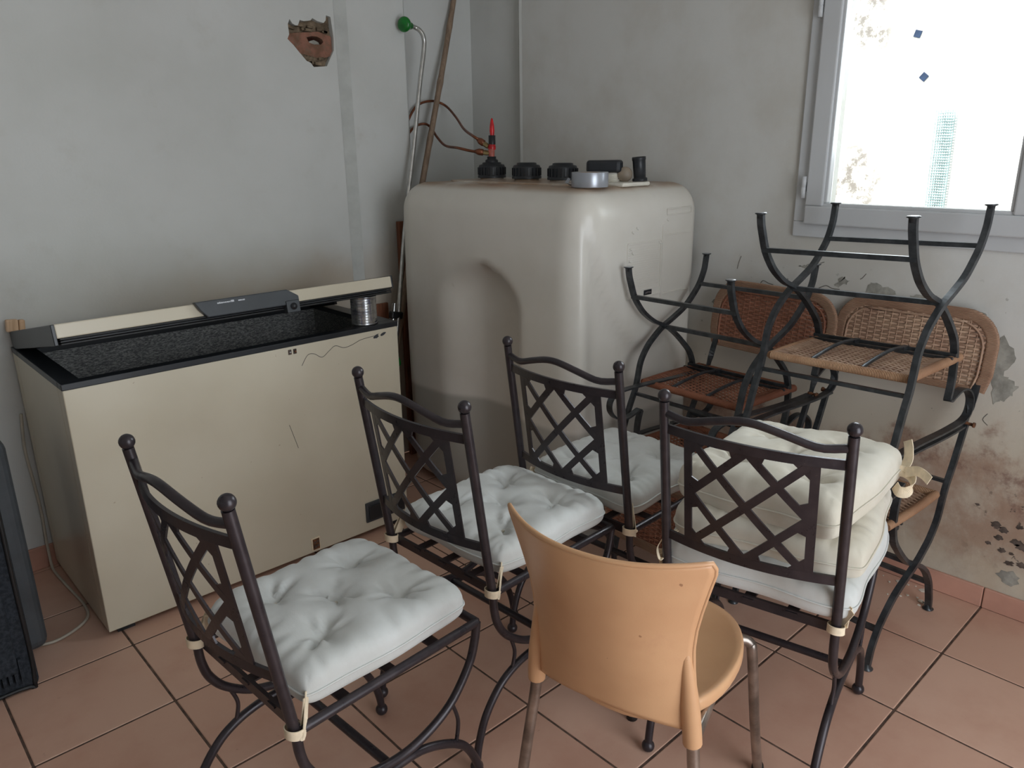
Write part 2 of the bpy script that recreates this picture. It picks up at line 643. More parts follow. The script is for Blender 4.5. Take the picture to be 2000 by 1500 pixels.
def cr(pts, n=6, closed=False):
    """Catmull-Rom through the points"""
    P = [Vector(p) for p in pts]
    k = len(P)
    out = []
    for i in range(k if closed else k - 1):
        if closed:
            a, b, c, d = P[(i - 1) % k], P[i], P[(i + 1) % k], P[(i + 2) % k]
        else:
            a, b, c, d = P[max(i - 1, 0)], P[i], P[i + 1], P[min(i + 2, k - 1)]
        for j in range(n):
            t = j / n
            out.append(0.5 * ((2 * b) + (c - a) * t + (2 * a - 5 * b + 4 * c - d) * t * t + (3 * b - 3 * c + d - a) * t ** 3))
    if not closed:
        out.append(P[-1])
    return out


def holed(outer, holes, to3, thick, inward):
    """flat wall with holes: triangulated front face plus reveals of the given depth"""
    bm = bmesh.new()
    edges = []
    loops = []
    for lp in [outer] + holes:
        vs_ = [bm.verts.new(to3(p)) for p in lp]
        loops.append(vs_)
        edges += [bm.edges.new((vs_[i], vs_[(i + 1) % len(vs_)])) for i in range(len(vs_))]
    bmesh.ops.triangle_fill(bm, edges=edges, use_beauty=True)
    d = Vector(inward) * thick
    for lp in loops[1:]:
        b = [bm.verts.new(v.co + d) for v in lp]
        for i in range(len(lp)):
            j = (i + 1) % len(lp)
            bm.faces.new((lp[i], lp[j], b[j], b[i]))
    bmesh.ops.recalc_face_normals(bm, faces=bm.faces)
    me = bpy.data.meshes.new('wall')
    bm.to_mesh(me)
    bm.free()
    return me


def link_mesh(name, me, mat, parent=None):
    me.materials.append(mat)
    o = bpy.data.objects.new(name, me)
    COL.objects.link(o)
    if parent is not None:
        o.parent = parent
    return o


# ------------------------------------------------------------------ room shell
WX, WY = 2.50, 2.90           # window wall plane, freezer wall plane
X0, Y0, ZC = -1.60, -1.10, 2.60
P_ = 0.33304                   # tile pitch

floor = struct(MB().box(((X0 + 2.6) / 2, (Y0 + 3.1) / 2, -0.052), (2.6 - X0, 3.1 - Y0, 0.10)).build('floor', M['grout']))
tile_me = MB().box((0, 0, -0.006), (P_ - 0.0055, P_ - 0.0055, 0.012)).mesh('tile', M['tile'])
gx0, gy0 = 0.16398 - 0.0 * P_, -0.12325


def add_tile(cx, cy, sx=1.0, sy=1.0, first=[None]):
    o = bpy.data.objects.new('tile', tile_me)
    COL.objects.link(o)
    o.parent = floor
    o.location = (cx, cy, random.uniform(-0.0006, 0.0))
    o.rotation_euler = (random.uniform(-0.0012, 0.0012), random.uniform(-0.0012, 0.0012), 0)
    o.scale = (sx, sy, 1)
    b = o.modifiers.new('bevel', 'BEVEL')
    b.width = 0.0025
    b.segments = 2
    return o


for i in range(-6, 8):
    for j in range(-4, 11):
        xa, ya = gx0 + i * P_, gy0 + j * P_
        xb, yb = xa + P_, ya + P_
        xa, ya = max(xa, X0), max(ya, Y0)
        yl = 2.985 if xa > 2.0 else WY
        xb, yb = min(xb, WX), min(yb, yl)
        if xb - xa < 0.02 or yb - ya < 0.02:
            continue
        add_tile((xa + xb) / 2, (ya + yb) / 2, (xb - xa) / P_, (yb - ya) / P_)

# freezer wall with the patch of broken plaster
HOLE = [(1.564, 1.869), (1.574, 1.855), (1.587, 1.849), (1.597, 1.85), (1.607, 1.87), (1.623, 1.867), (1.653, 1.872), (1.661, 1.881), (1.682, 1.872), (1.709, 1.868), (1.719, 1.878), (1.722, 1.896), (1.741, 1.892), (1.745, 1.855), (1.748, 1.816), (1.745, 1.771), (1.727, 1.742), (1.709, 1.711), (1.65, 1.705), (1.638, 1.72), (1.621, 1.726), (1.592, 1.756), (1.571, 1.779), (1.548, 1.799), (1.557, 1.816), (1.555, 1.851)]
wl = struct(link_mesh('wall_left', holed([(X0, 0), (1.757, 0), (1.757, ZC), (X0, ZC)], [HOLE], lambda p: (p[0], WY, p[1]), 0.030, (0, 1, 0)), M['wall']))
# rough backing in the broken patch: mortar with a hollow brick showing
def rough(u, v):
    x, z = 1.535 + 0.225 * u, 1.69 + 0.22 * v
    d = 0.022 + 0.006 * math.sin(31 * x + 17 * z) * math.sin(47 * z)
    if ((x - 1.676) / .045) ** 2 + ((z - 1.803) / .022) ** 2 < 1:
        d = 0.058
    return (x, WY + d + random.uniform(-0.002, 0.002), z)


MB().grid(rough, 26, 26, False).build('mortar', M['mortar'], wl)
ELL = [(1.636, 1.812), (1.659, 1.8185), (1.682, 1.818), (1.703, 1.81), (1.708, 1.80), (1.698, 1.791), (1.668, 1.788), (1.645, 1.794)]
bk = holed([(1.553, 1.764), (1.61, 1.752), (1.69, 1.738), (1.744, 1.752), (1.744, 1.822), (1.69, 1.836), (1.60, 1.826), (1.556, 1.82)], [ELL], lambda p: (p[0], WY + 0.012, p[1]), 0.05, (0, 1, 0))
link_mesh('brick', bk, M['brick'], wl)
MB().prism([(1.62, 1.775), (1.725, 1.775), (1.725, 1.83), (1.62, 1.83)], 'y', WY + 0.055, WY + 0.06).build('brick_cavity', M['darkhole'], wl)  # back plate of the cavity, the hole's shade put into its dark colour
MB().prism([(1.645, 1.783), (1.70, 1.783), (1.692, 1.799), (1.672, 1.806), (1.652, 1.800)], 'y', WY + 0.022, WY + 0.05).build('mortar_lump', M['cement'], wl)
bk2 = MB()
for i in range(14):
    x, z = random.choice([(random.uniform(1.56, 1.74), random.uniform(1.835, 1.86)), (random.uniform(1.60, 1.73), random.uniform(1.715, 1.745))])
    bk2.box((x, WY + 0.014, z), (random.uniform(.012, .035), 0.016, random.uniform(.006, .014)), (0, random.uniform(-.3, .3), 0))
stuff(bk2.build('mortar_crumbs', M['mortar'], wl))

# chamfered strip, then the slightly proud pier, its edge, the deeper recess behind the tank
mb = MB()
for (xa, ya, xb, yb) in ((1.757, 2.90, 1.797, 2.872), (1.797, 2.872, 2.070, 2.872), (2.070, 2.872, 2.085, 2.885), (2.085, 2.885, 2.085, 2.995)):
    mb.add([(xa, ya, 0), (xb, yb, 0), (xb, yb, ZC), (xa, ya, ZC)], [(0, 1, 2, 3)], False)
struct(mb.build('trim_1', M['wall'], weld=True))
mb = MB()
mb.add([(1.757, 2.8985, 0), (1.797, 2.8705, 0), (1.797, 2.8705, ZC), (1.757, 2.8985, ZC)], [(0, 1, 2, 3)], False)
struct(mb.build('trim_3', M['strip']))  # overlay on the chamfer, a slightly darker grey than the wall
mb = MB()
mb.add([(2.085, 2.995, 0), (2.54, 2.995, 0), (2.54, 2.995, ZC), (2.085, 2.995, ZC)], [(0, 1, 2, 3)], False)
struct(mb.build('wall_recess', M['wall']))
# corner pier between recess and window wall
mb = MB()
for (xa, ya, xb, yb) in ((2.54, 2.995, 2.54, 2.655), (2.54, 2.655, 2.522, 2.645), (2.522, 2.645, 2.505, 2.63), (2.505, 2.63, WX, 2.60)):
    mb.add([(xa, ya, 0), (xb, yb, 0), (xb, yb, ZC), (xa, ya, ZC)], [(0, 1, 2, 3)], False)
mb.add([(2.506, 2.628, 0), (2.496, 2.620, 0), (2.496, 2.620, ZC), (2.506, 2.628, ZC), (2.500, 2.607, 0), (2.500, 2.607, ZC)], [(0, 1, 2, 3), (1, 4, 5, 2)], False)
struct(mb.build('trim_2', M['wall'], weld=True))

# window wall
WIN = (0.535, 1.283, 1.097, 2.17)       # outer frame y0,y1,z0,z1
y0, y1, z0, z1 = WIN
ww = struct(link_mesh('wall_window', holed([(Y0, 0), (2.61, 0), (2.61, ZC), (Y0, ZC)], [[(y0 + .02, z0 + .02), (y1 - .02, z0 + .02), (y1 - .02, z1 - .02), (y0 + .02, z1 - .02)]], lambda p: (WX, p[0], p[1]), 0.24, (1, 0, 0)), M['winwall']))

PATCH = [[(0.901, 0.927), (0.866, 0.948), (0.807, 0.951), (0.774, 0.921), (0.731, 0.911), (0.671, 0.917), (0.673, 0.874), (0.724, 0.846), (0.837, 0.828)],
         [(0.626, 0.844), (0.613, 0.861), (0.574, 0.80), (0.597, 0.741), (0.555, 0.72), (0.58, 0.675), (0.61, 0.652), (0.628, 0.727)],
         [(1.021, 0.936), (1.009, 0.968), (0.952, 0.961), (0.926, 0.94), (0.971, 0.926)],
         [(1.585, 0.827), (1.554, 0.86), (1.521, 0.855), (1.55, 0.812)],
         [(1.254, 0.995), (1.219, 1.007), (1.222, 0.990)],
         [(1.124, 0.949), (1.101, 0.977), (1.075, 0.967), (1.106, 0.943)]]


def ragged(poly, amp, k=5):
    out = []
    n = len(poly)
    for i in range(n):
        a, b = Vector(poly[i]), Vector(poly[(i + 1) % n])
        for j in range(k):
            p = a.lerp(b, j / k)
            if j:
                p += Vector((random.uniform(-amp, amp), random.uniform(-amp, amp)))
            out.append((p.x, p.y))
    return out


for poly in PATCH:
    big = ragged(poly, 0.006)
    MB().prism(big, 'x', WX + 0.001, WX - 0.0012).build('peeled_patch', M['cement'], ww)
SPOT = [(0.546, 0.281, .016), (0.524, 0.272, .014), (0.533, 0.243, .012), (0.486, 0.244, .016), (0.471, 0.233, .018), (0.557, 0.216, .008), (0.517, 0.206, .012), (0.493, 0.204, .008), (0.495, 0.171, .014), (0.46, 0.177, .016), (0.485, 0.125, .034), (0.603, 0.33, .007), (0.485, 0.296, .01)]
for (y, z, r_) in SPOT:
    pl = [(y + r_ * random.uniform(.6, 1.25) * math.cos(a), z + 0.7 * r_ * random.uniform(.55, 1.25) * math.sin(a)) for a in [2 * PI * k / 14 for k in range(14)]]
    MB().prism(pl, 'x', WX + 0.001, WX - 0.001).build('flaked_spot', M['mould'] if r_ < .03 else M['cement'], ww)
CR = [[(1.473, 0.921), (1.44, 0.917), (1.41, 0.906), (1.395, 0.914), (1.382, 0.932), (1.36, 0.925), (1.342, 0.922)], [(1.183, 0.925), (1.165, 0.936), (1.149, 0.941), (1.13, 0.934), (1.105, 0.934)], [(1.487, 0.963), (1.483, 0.985), (1.475, 1.01)], [(1.2, 1.001), (1.18, 1.012), (1.166, 1.018)], [(1.042, 0.975), (1.035, 0.98), (1.025, 0.994)], [(1.30, .90), (1.285, .925), (1.29, .95)], [(0.62, 0.62), (0.63, .60), (0.615, .585)]]
for c in CR:
    MB().tube([(WX, y, z) for y, z in cr([(a, b, 0) for a, b in c], 3) and [(p.x, p.y) for p in cr([(a, b, 0) for a, b in c], 3)]], 0.0013, 5).build('crack_edge', M['crack'], ww)

# other walls, ceiling
for nm, c, s in (('wall_rear', (X0 - 0.05, (Y0 + 3) / 2, ZC / 2), (0.1, 3.1 - Y0, ZC)),):
    struct(MB().box(c, s).build(nm, M['wall']))
wr = struct(link_mesh('wall_right', holed([(X0, 0), (2.75, 0), (2.75, ZC), (X0, ZC)], [[(0.28, 0.02), (1.62, 0.02), (1.62, 2.15), (0.28, 2.15)]], lambda p: (p[0], Y0, p[1]), 0.2, (0, -1, 0)), M['wall']))
struct(MB().box(((X0 + 2.74) / 2, (Y0 + 3.0) / 2, ZC + 0.05), (2.74 - X0, 4.3, 0.1)).build('ceiling', M['ceiling']))
door = MB()
for x in (0.30, 1.60):
    door.box((x, Y0 - 0.10, 1.08), (0.05, 0.09, 2.14))
door.box((0.95, Y0 - 0.10, 2.13), (1.34, 0.09, 0.05))
struct(door.build('door_1', M['pvc'], bevel=0.004))

# skirting: separate tiles
bw = struct(MB().box((WX + 0.004, 0.85, 0.033), (0.004, 3.3, 0.066)).build('baseboard_right', M['grout']))
sk = MB().box((0, 0, 0), (0.011, P_ - 0.003, 0.068)).mesh('skirting_tile', M['skirting'])
for j in range(-3, 9):
    ya = gy0 + j * P_
    if ya + P_ > 2.62:
        continue
    o = bpy.data.objects.new('skirting_tile', sk)
    COL.objects.link(o)
    o.parent = bw
    o.location = (WX - 0.0055, ya + P_ / 2, 0.034)
    o.modifiers.new('bevel', 'BEVEL').width = 0.002
bl = struct(MB().box((0.05, WY + 0.004, 0.033), (3.3, 0.004, 0.066)).build('baseboard_left', M['grout']))
sk2 = MB().box((0, 0, 0), (P_ - 0.003, 0.011, 0.082)).mesh('skirting_tile', M['skirting'])
for i in range(-5, 5):
    xa = gx0 + i * P_
    if xa + P_ > 1.76:
        continue
    o = bpy.data.objects.new('skirting_tile', sk2)
    COL.objects.link(o)
    o.parent = bl
    o.location = (xa + P_ / 2, WY - 0.0055, 0.041)
    o.modifiers.new('bevel', 'BEVEL').width = 0.002

# window: outer frame, opening sash, glass, hinges
win = thing('window_1', '', '')
for k in ('label', 'category'):
    del win[k]
struct(win)


def frame(mb, ya, yb, za, zb, w, xa, xb):
    xm, dx = (xa + xb) / 2, abs(xb - xa)
    mb.box((xm, (ya + yb) / 2, za + w / 2), (dx, yb - ya, w))
    mb.box((xm, (ya + yb) / 2, zb - w / 2), (dx, yb - ya, w))
    mb.box((xm, ya + w / 2, (za + zb) / 2), (dx, w, zb - za - 2 * w))
    mb.box((xm, yb - w / 2, (za + zb) / 2), (dx, w, zb - za - 2 * w))
    return mb


frame(MB(), y0, y1, z0, z1, 0.050, WX - 0.012, WX + 0.05).build('frame', M['pvc'], win, bevel=0.003)
sa = frame(MB(), y0 + .043, y1 - .043, z0 + .043, z1 - .043, 0.060, WX - 0.030, WX + 0.03).build('sash', M['pvc'], win, bevel=0.005)
frame(MB(), y0 + .099, y1 - .099, z0 + .099, z1 - .099, 0.014, WX - 0.022, WX + 0.01).build('glazing_bead', M['pvc'], sa, bevel=0.003)
MB().box((WX + 0.002, (y0 + y1) / 2, (z0 + z1) / 2), (0.004, y1 - y0 - .20, z1 - z0 - .20)).build('pane', M['glass'], win)
for zc in (1.258, 1.80):
    h = MB()
    h.lathe([(0, -.034), (.0075, -.034), (.0075, -.001), (.006, 0), (.0075, .001), (.0075, .034), (0, .034)], (WX - 0.034, y1 - 0.036, zc), n=12)
    h.box((WX - .02, y1 - .03, zc), (.022, .012, .03))
    h.build('hinge', M['pvc'], win)
frame(MB(), y0 + 0.02, y1 - 0.02, z0 + 0.02, z1 - 0.02, 0.045, WX + 0.06, WX + 0.10).build('outer_reveal_frame', M['pvc'], win)

# patio outside: sunlit whitewashed wall, its floor, a net strip and two small blue tiles
struct(MB().box((4.06, 0.4, 1.6), (0.12, 7, 4.2)).build('wall_patio', M['patio']))
struct(MB().box((3.35, 0.4, -0.06), (1.3, 7, 0.1)).build('floor_patio', M['ground']))
net = MB()
for k in range(44):
    z = 1.0 + k * 0.012
    net.tube([(3.985, 1.315 + .014 * k / 44, z), (3.98, 1.36, z + .002), (3.985, 1.395, z)], 0.0022, 4)
for k in range(9):
    y = 1.315 + 0.010 * k
    net.tube([(3.985, y, 1.0), (3.985, y + .012, 1.53)], 0.0016, 4)
tag(net.build('shade_net', M['net']), 'pale green netting strip hanging on the sunlit wall outside the window', 'net')
for (y, z, a, lb) in ((1.54, 1.868, .3, 'upper'), (1.488, 1.68, .7, 'lower')):
    o = MB().box((0, 0, 0), (0.004, 0.032, 0.032)).build('wall_tile', M['bluetile'], bevel=0.002)
    o.location = (3.998, y, z)
    o.rotation_euler = (a, 0, 0)
    tag(o, 'small dark blue diamond tile on the wall outside the window, %s of the two' % lb, 'tile', 'blue tiles on the patio wall')

# ------------------------------------------------------------------ chest freezer
FX0, FX1, FY0, FY1, FH = 0.458, 1.555, 2.290, 2.885, 0.797
fz = thing('chest_freezer', 'long cream chest freezer with black rim, lid propped open on a tin', 'freezer', (0, 0, 0))
mb = MB()
# hollow body: four walls and a bottom
t = 0.05
zb, zt = 0.018, 0.780
mb.box(((FX0 + FX1) / 2, FY0 + t / 2, (zb + zt) / 2), (FX1 - FX0, t, zt - zb))
mb.box(((FX0 + FX1) / 2, FY1 - t / 2, (zb + zt) / 2), (FX1 - FX0, t, zt - zb))
mb.box((FX0 + t / 2, (FY0 + FY1) / 2, (zb + zt) / 2), (t, FY1 - FY0 - 2 * t, zt - zb))
mb.box((FX1 - t / 2, (FY0 + FY1) / 2, (zb + zt) / 2), (t, FY1 - FY0 - 2 * t, zt - zb))
mb.box(((FX0 + FX1) / 2, (FY0 + FY1) / 2, zb + 0.06), (FX1 - FX0 - 2 * t, FY1 - FY0 - 2 * t, 0.10))
mb.build('body', M['cream'], fz, bevel=0.003)
# black top rim, flat and wide
rm = MB()
ox0, ox1, oy0, oy1 = 0.512, 1.50, 2.328, 2.80
zc, dz = 0.789, 0.018
rm.box(((FX0 + FX1) / 2, (FY0 + oy0) / 2 - .001, zc), (FX1 - FX0 + .004, oy0 - FY0 + .002, dz))
rm.box(((FX0 + FX1) / 2, (FY1 + oy1) / 2, zc), (FX1 - FX0 + .004, FY1 - oy1, dz))
rm.box(((FX0 + ox0) / 2 - .001, (oy0 + oy1) / 2, zc), (ox0 - FX0 + .002, oy1 - oy0, dz))
rm.box(((FX1 + ox1) / 2 + .001, (oy0 + oy1) / 2, zc), (FX1 - ox1 + .002, oy1 - oy0, dz))
rm.build('rim', M['black'], fz, bevel=0.002)
# liner
ln = MB()
a, b, c, d = ox0 - .003, ox1 + .003, oy0 - .003, oy1 + .003
ln.add([(a, c, .78), (b, c, .78), (b, d, .78), (a, d, .78), (a, c, .14), (b, c, .14), (b, d, .14), (a, d, .14)], [(0, 1, 5, 4), (1, 2, 6, 5), (2, 3, 7, 6), (3, 0, 4, 7), (4, 5, 6, 7)], False)
ln.build('liner', M['liner'], fz)
MB().box((0.92, oy1 - 0.006, 0.66), (0.17, 0.006, 0.006)).build('liner_slot', M['rubber'], fz)
# front details
def front(x, z, y=FY0):
    return (x, y, z)


vg = MB()
vg.box((1.452, FY0 - 0.003, 0.094), (0.175, 0.008, 0.080))
vgo = vg.build('vent_cover', M['slate'], fz, bevel=0.006, seg=3)
MB().box((1.455, FY0 - 0.008, 0.092), (0.158, 0.006, 0.058)).build('vent_panel', M['black'], vgo, bevel=0.003)
so = MB().box((1.153, FY0 - 0.001, 0.050), (0.034, 0.004, 0.050)).build('drain_socket', M['tie'], fz, bevel=0.003)
MB().box((1.153, FY0 - 0.003, 0.050), (0.025, 0.004, 0.040)).build('rusty_opening', M['rust'], so)
for dx, dz_ in ((-.005, .008), (.005, .010), (-.004, -.009), (.006, -.006)):
    MB().box((1.153 + dx, FY0 - 0.005, 0.05 + dz_), (0.006, 0.004, 0.007), (0, .5, 0)).build('contact', M['mould'], so)
for x in (1.128, 1.146):
    k = MB().box((x, FY0 - 0.0005, 0.762), (0.012, 0.003, 0.017)).build('screw_hole', M['mould'], fz, bevel=0.003)
    MB().lathe([(0, 0), (.003, 0), (.0035, .003), (0, .003)], (x, FY0 - .003, 0.762), (0, -1, 0), 10).build('screw', M['silver'] if x < 1.14 else M['rust'], k)
# lifted wavy edge of a scratch, bare metal chips, two scratches
wv = cr([(1.166, .720, 0), (1.19, .752, 0), (1.215, .752, 0), (1.243, .735, 0), (1.272, .752, 0), (1.297, .765, 0), (1.33, .752, 0), (1.365, .757, 0), (1.40, .768, 0), (1.455, .772, 0)], 5)
MB().tube([(p.x, FY0 - .0002, p.y - .012) for p in wv], 0.0011, 5).build('peeling_paint_edge', M['crack'], fz)
for x, z, r_ in ((1.462, 0.757, .013), (1.492, 0.761, .012)):
    pl = [(x + r_ * random.uniform(.6, 1.2) * math.cos(q), z + .55 * r_ * random.uniform(.6, 1.2) * math.sin(q) + .3 * (math.cos(q)) * r_) for q in [2 * PI * k / 9 for k in range(9)]]
    MB().prism(pl, 'y', FY0 + .001, FY0 - .0012).build('bare_chip', M['slate'], fz)
MB().tube([(1.100, FY0, .515), (1.112, FY0 - .0002, .47), (1.124, FY0, .425)], 0.0009, 5).build('scratch', M['crack'], fz)
for x, y in ((0.51, 2.33), (1.50, 2.33), (0.51, 2.84), (1.50, 2.84)):
    MB().box((x, y, 0.0095), (0.05, 0.05, 0.019)).build('foot', M['black'], fz)

# lid, hinged at the back and resting on the tin
LT = math.atan2(0.114, 0.585)
lid = MB()
LX0, LX1 = 0.470, 1.546
LL, LTk = 0.598, 0.039
lid.box(((LX0 + LX1) / 2, -LL / 2, LTk / 2), (LX1 - LX0, LL, LTk))
lido = lid.build('lid', M['cream'], fz, bevel=0.003)
lido.location = (0, FY1 - 0.005, 0.809)
lido.rotation_euler = (-LT, 0, 0)
MB().box(((LX0 + LX1) / 2, -LL / 2, -0.007), (LX1 - LX0 - .03, LL - .03, 0.014)).build('lid_lining', M['slate'], lido, bevel=0.003)
for z, w in ((-0.003, 0.006), (-0.010, 0.005), (-0.017, 0.006)):
    frame_b = MB()
    for yy in (-LL + .006, -.02):
        frame_b.box(((LX0 + LX1) / 2, yy, z), (LX1 - LX0 - .012, 0.012, w))
    for xx in (LX0 + .012, LX1 - .012):
        frame_b.box((xx, -LL / 2, z), (0.012, LL - .04, w))
    frame_b.build('gasket', M['rubber'] if w > .0055 else M['black'], lido, bevel=0.002)
MB().box((LX0 - 0.004, -LL / 2, 0.010), (0.010, LL, 0.058)).build('end_cap', M['black'], lido, bevel=0.002)
MB().box((LX1 + 0.003, -LL / 2, LTk / 2), (0.006, LL, LTk + .004)).build('end_cap', M['black'], lido, bevel=0.001)
# handle plate with a sloping end, small silver badge, latch
hp = MB().prism([(0.838, 0.044), (1.135, 0.044), (1.172, 0.020), (1.172, -0.006), (0.872, -0.006), (0.852, 0.018)], 'y', -LL - 0.020, -LL + 0.0).build('handle_plate', M['slate'], lido, bevel=0.003)
x = 0.905
bd = MB()
for w, h in ((.005, .004), (.004, .005), (.006, .004), (.004, .004), (.005, .004), (.006, .004), (.004, .004), (.010, .006), (0, 0), (.012, .004), (.008, .004)):
    if w:
        bd.box((x + w / 2, -LL - 0.021, 0.030 + h / 2), (w, 0.002, h))
    x += w + (.0012 if w else .012)
bd.build('badge', M['silver'], hp)
lt = MB().box((1.146, -LL - 0.012, -0.012), (0.046, 0.026, 0.040)).build('latch', M['slate'], lido, bevel=0.003)
MB().lathe([(0, 0), (.010, 0), (.011, .004), (.007, .005), (.007, .008), (0, .009)], (1.146, -LL - .025, -0.012), (0, -1, 0), 16).build('lock_barrel', M['black'], lt)
# stay that holds the lid at the right end
MB().tube([(1.49, 2.80, 0.795), (1.50, 2.62, 0.832)], rect=(0.012, 0.02)).build('lid_stay', M['rubber'], fz)
for x in (0.75, 1.27):
    MB().box((x, FY1 + 0.0, 0.81), (0.06, 0.02, 0.05)).build('hinge', M['black'], fz, bevel=0.002)

# tin under the lid
tn = thing('tin_can', 'scuffed bare metal tin can propping up the freezer lid', 'can', (1.452, 2.342, 0.7985), (0, 0, 0.4))
rr, hh = 0.0465, 0.102
pr = [(0, .004), (rr - .004, .004), (rr - .002, 0), (rr, .001), (rr, .004), (rr - .0015, .006)]
for k in range(9):
    z = .012 + k * (hh - .024) / 8
    pr += [(rr - .0012, z - .003), (rr - .0009, z), (rr - .0012, z + .003)]
pr += [(rr - .0015, hh - .006), (rr, hh - .004), (rr, hh - .001), (rr - .002, hh), (rr - .003, hh - .004), (0, hh - .004)]
MB().lathe(pr, n=36).build('can_body', M['tin'], tn)

# pale wooden block at the back left corner of the freezer
o = MB().box((0, 0, 0), (0.034, 0.020, 0.040)).box((0.027, 0, -0.001), (0.018, 0.020, 0.038)).build('wooden_block', M['palewood'], bevel=0.004)
o.location = (0.470, 2.874, 0.868)
o.rotation_euler = (0, 0.10, 0.05)
tag(o, 'small pale wooden block wedged against the wall behind the freezer lid', 'block')

# cable of the freezer
pts = [(0.10, 2.44, .006), (0.20, 2.42, .006), (0.282, 2.394, .006), (0.334, 2.380, .006), (0.397, 2.405, .006), (0.440, 2.451, .006), (0.451, 2.53, .006), (0.447, 2.613, .006), (0.440, 2.732, .006), (0.436, 2.835, .007), (0.438, 2.872, .03), (0.440, 2.882, .10), (0.444, 2.887, .22), (0.440, 2.889, .34), (0.436, 2.888, .45), (0.446, 2.886, .57)]
tag(MB().tube(cr(pts, 6), 0.0045, 8).build('power_cord', M['cord']), 'grey-white power cord curling over the floor beside the freezer', 'cord')

# ------------------------------------------------------------------ black fabric suitcase at the left edge
sc = thing('suitcase', 'black fabric suitcase standing upright left of the freezer', 'suitcase', (0.0, 0, 0))
mb = MB()
mb.box((0.055, 2.47, 0.335), (0.52, 0.24, 0.65))
mb.build('back_shell', M['shell'], sc, bevel=0.03, seg=4)
MB().box((0.03, 2.275, 0.335), (0.445, 0.16, 0.66)).build('front_body', M['canvas'], sc, bevel=0.014, seg=3)
MB().tube(cr([(0.240, 2.196, 0.02), (0.243, 2.194, .33), (0.240, 2.196, .64), (0.20, 2.195, .662), (-.14, 2.195, .662), (-.18, 2.196, .62), (-.18, 2.196, .04), (-.14, 2.195, .012), (0.20, 2.195, .012)], 5, True), 0.006, 6, closed=True).build('piping', M['rubber'], sc)
MB().box((0.03, 2.188, 0.30), (0.36, 0.020, 0.46)).build('front_pocket', M['canvas'], sc, bevel=0.008, seg=3)
rb = MB()
for k in range(26):
    rb.box((0.215 - k * 0.014, 2.184, 0.075), (0.008, 0.01, 0.07))
stuff(rb.build('ribbed_band', M['canvas'], sc))
MB().tube([(0.222, 2.187, 0.44), (-0.16, 2.187, 0.44)], rect=(0.012, 0.004)).build('zip', M['slate'], sc)
MB().box((0.155, 2.181, 0.415), (0.008, 0.003, 0.04)).build('zip_pull', M['silver'], sc)
hd = cr([(-.07, 2.44, .655), (-.068, 2.44, .69), (-.03, 2.44, .70), (.09, 2.44, .70), (.128, 2.44, .69), (.13, 2.44, .655)], 5)
MB().tube(hd, 0.010, 8).build('handle', M['rubber'], sc)

# ------------------------------------------------------------------ heating oil tank
TX0, TX1, TY0, TY1, TZ = 1.832, 2.488, 1.640, 2.668, 1.266
tk = thing('oil_tank', 'big white translucent plastic heating oil tank in the corner', 'tank', (0, 0, 0))


def smooth01(a, b, x):
    t_ = min(1, max(0, (x - a) / (b - a)))
    return t_ * t_ * (3 - 2 * t_)


def tank_body():
    nx, ny, nz = 30, 46, 56
    cx, cy = (TX0 + TX1) / 2, (TY0 + TY1) / 2
    hx, hy = (TX1 - TX0) / 2, (TY1 - TY0) / 2
    hz = TZ / 2
    r_ = 0.10

    def place(x, y, z):
        # rounded box
        p = Vector((x * hx, y * hy, z * hz))
        rx, ry, rz = (0.065 if x > 0 else 0.10), 0.10, 0.105
        q = Vector((max(-hx + rx, min(hx - rx, p.x)), max(-hy + ry, min(hy - ry, p.y)), max(-hz + rz, min(hz - rz, p.z))))
        d = p - q
        d = Vector((d.x / rx, d.y / ry, d.z / rz))
        if d.length > 1e-9:
            d = d * (max(abs(c_) for c_ in d) / d.length)      # keeps the grid even round the edges
        p = q + Vector((d.x * rx, d.y * ry, d.z * rz))
        w = Vector((p.x + cx, p.y + cy, p.z + hz))
        # slight swell of the sides
        w.x += (p.x / hx) * (0.012 if x < 0 else 0.002) * math.cos(min(1, abs(p.z / hz)) * PI / 2)
        # tall arched groove in both long faces
        yc = cy
        hw = 0.235
        ztop = 0.985
        dy = abs(w.y - yc)
        zz = w.z
        if zz > ztop - 0.15:
            lim = hw * math.sqrt(max(0.0, 1 - ((zz - (ztop - 0.15)) / 0.15) ** 2)) if zz < ztop else 0
        else:
            lim = hw
        dep = smooth01(0, 1, (lim - dy) / 0.085) if lim > 0 else 0
        if w.y > yc:
            dep = smooth01(0, 1, (lim - dy) / 0.22) if lim > 0 else 0
        g = 0.075 * dep
        if x < -0.98:
            w.x += g
        elif x > 0.98:
            w.x -= g
        # end face: hollow below a hanging shield-shaped bulge
        if y < -0.98:
            u = (w.x - cx) / hx
            edge = 0.735 + 0.42 * abs(u - 0.15) ** 2.2
            dn = smooth01(0, 0.07, edge - w.z)
            foot = smooth01(0.55, 0.25, w.z + 0.35 * abs(u)) if False else 0
            fade = smooth01(0.95, 0.70, abs(u))
            w.y += 0.040 * dn * fade * (1 - 0.65 * smooth01(0.50, 0.22, w.z))
        return w
    mb_ = MB()

    def face(fn, nu, nv):
        mb_.grid(lambda u, v: place(*fn(2 * u - 1, 2 * v - 1)), nu, nv)
    face(lambda u, v: (-1, u, v), ny, nz)
    face(lambda u, v: (1, u, v), ny, nz)
    face(lambda u, v: (u, -1, v), nx, nz)
    face(lambda u, v: (u, 1, v), nx, nz)
    face(lambda u, v: (u, v, -1), nx, ny)
    face(lambda u, v: (u, v, 1), nx, ny)
    return mb_


tb = tank_body().build('tank_body', M['tank'], tk, weld=True)
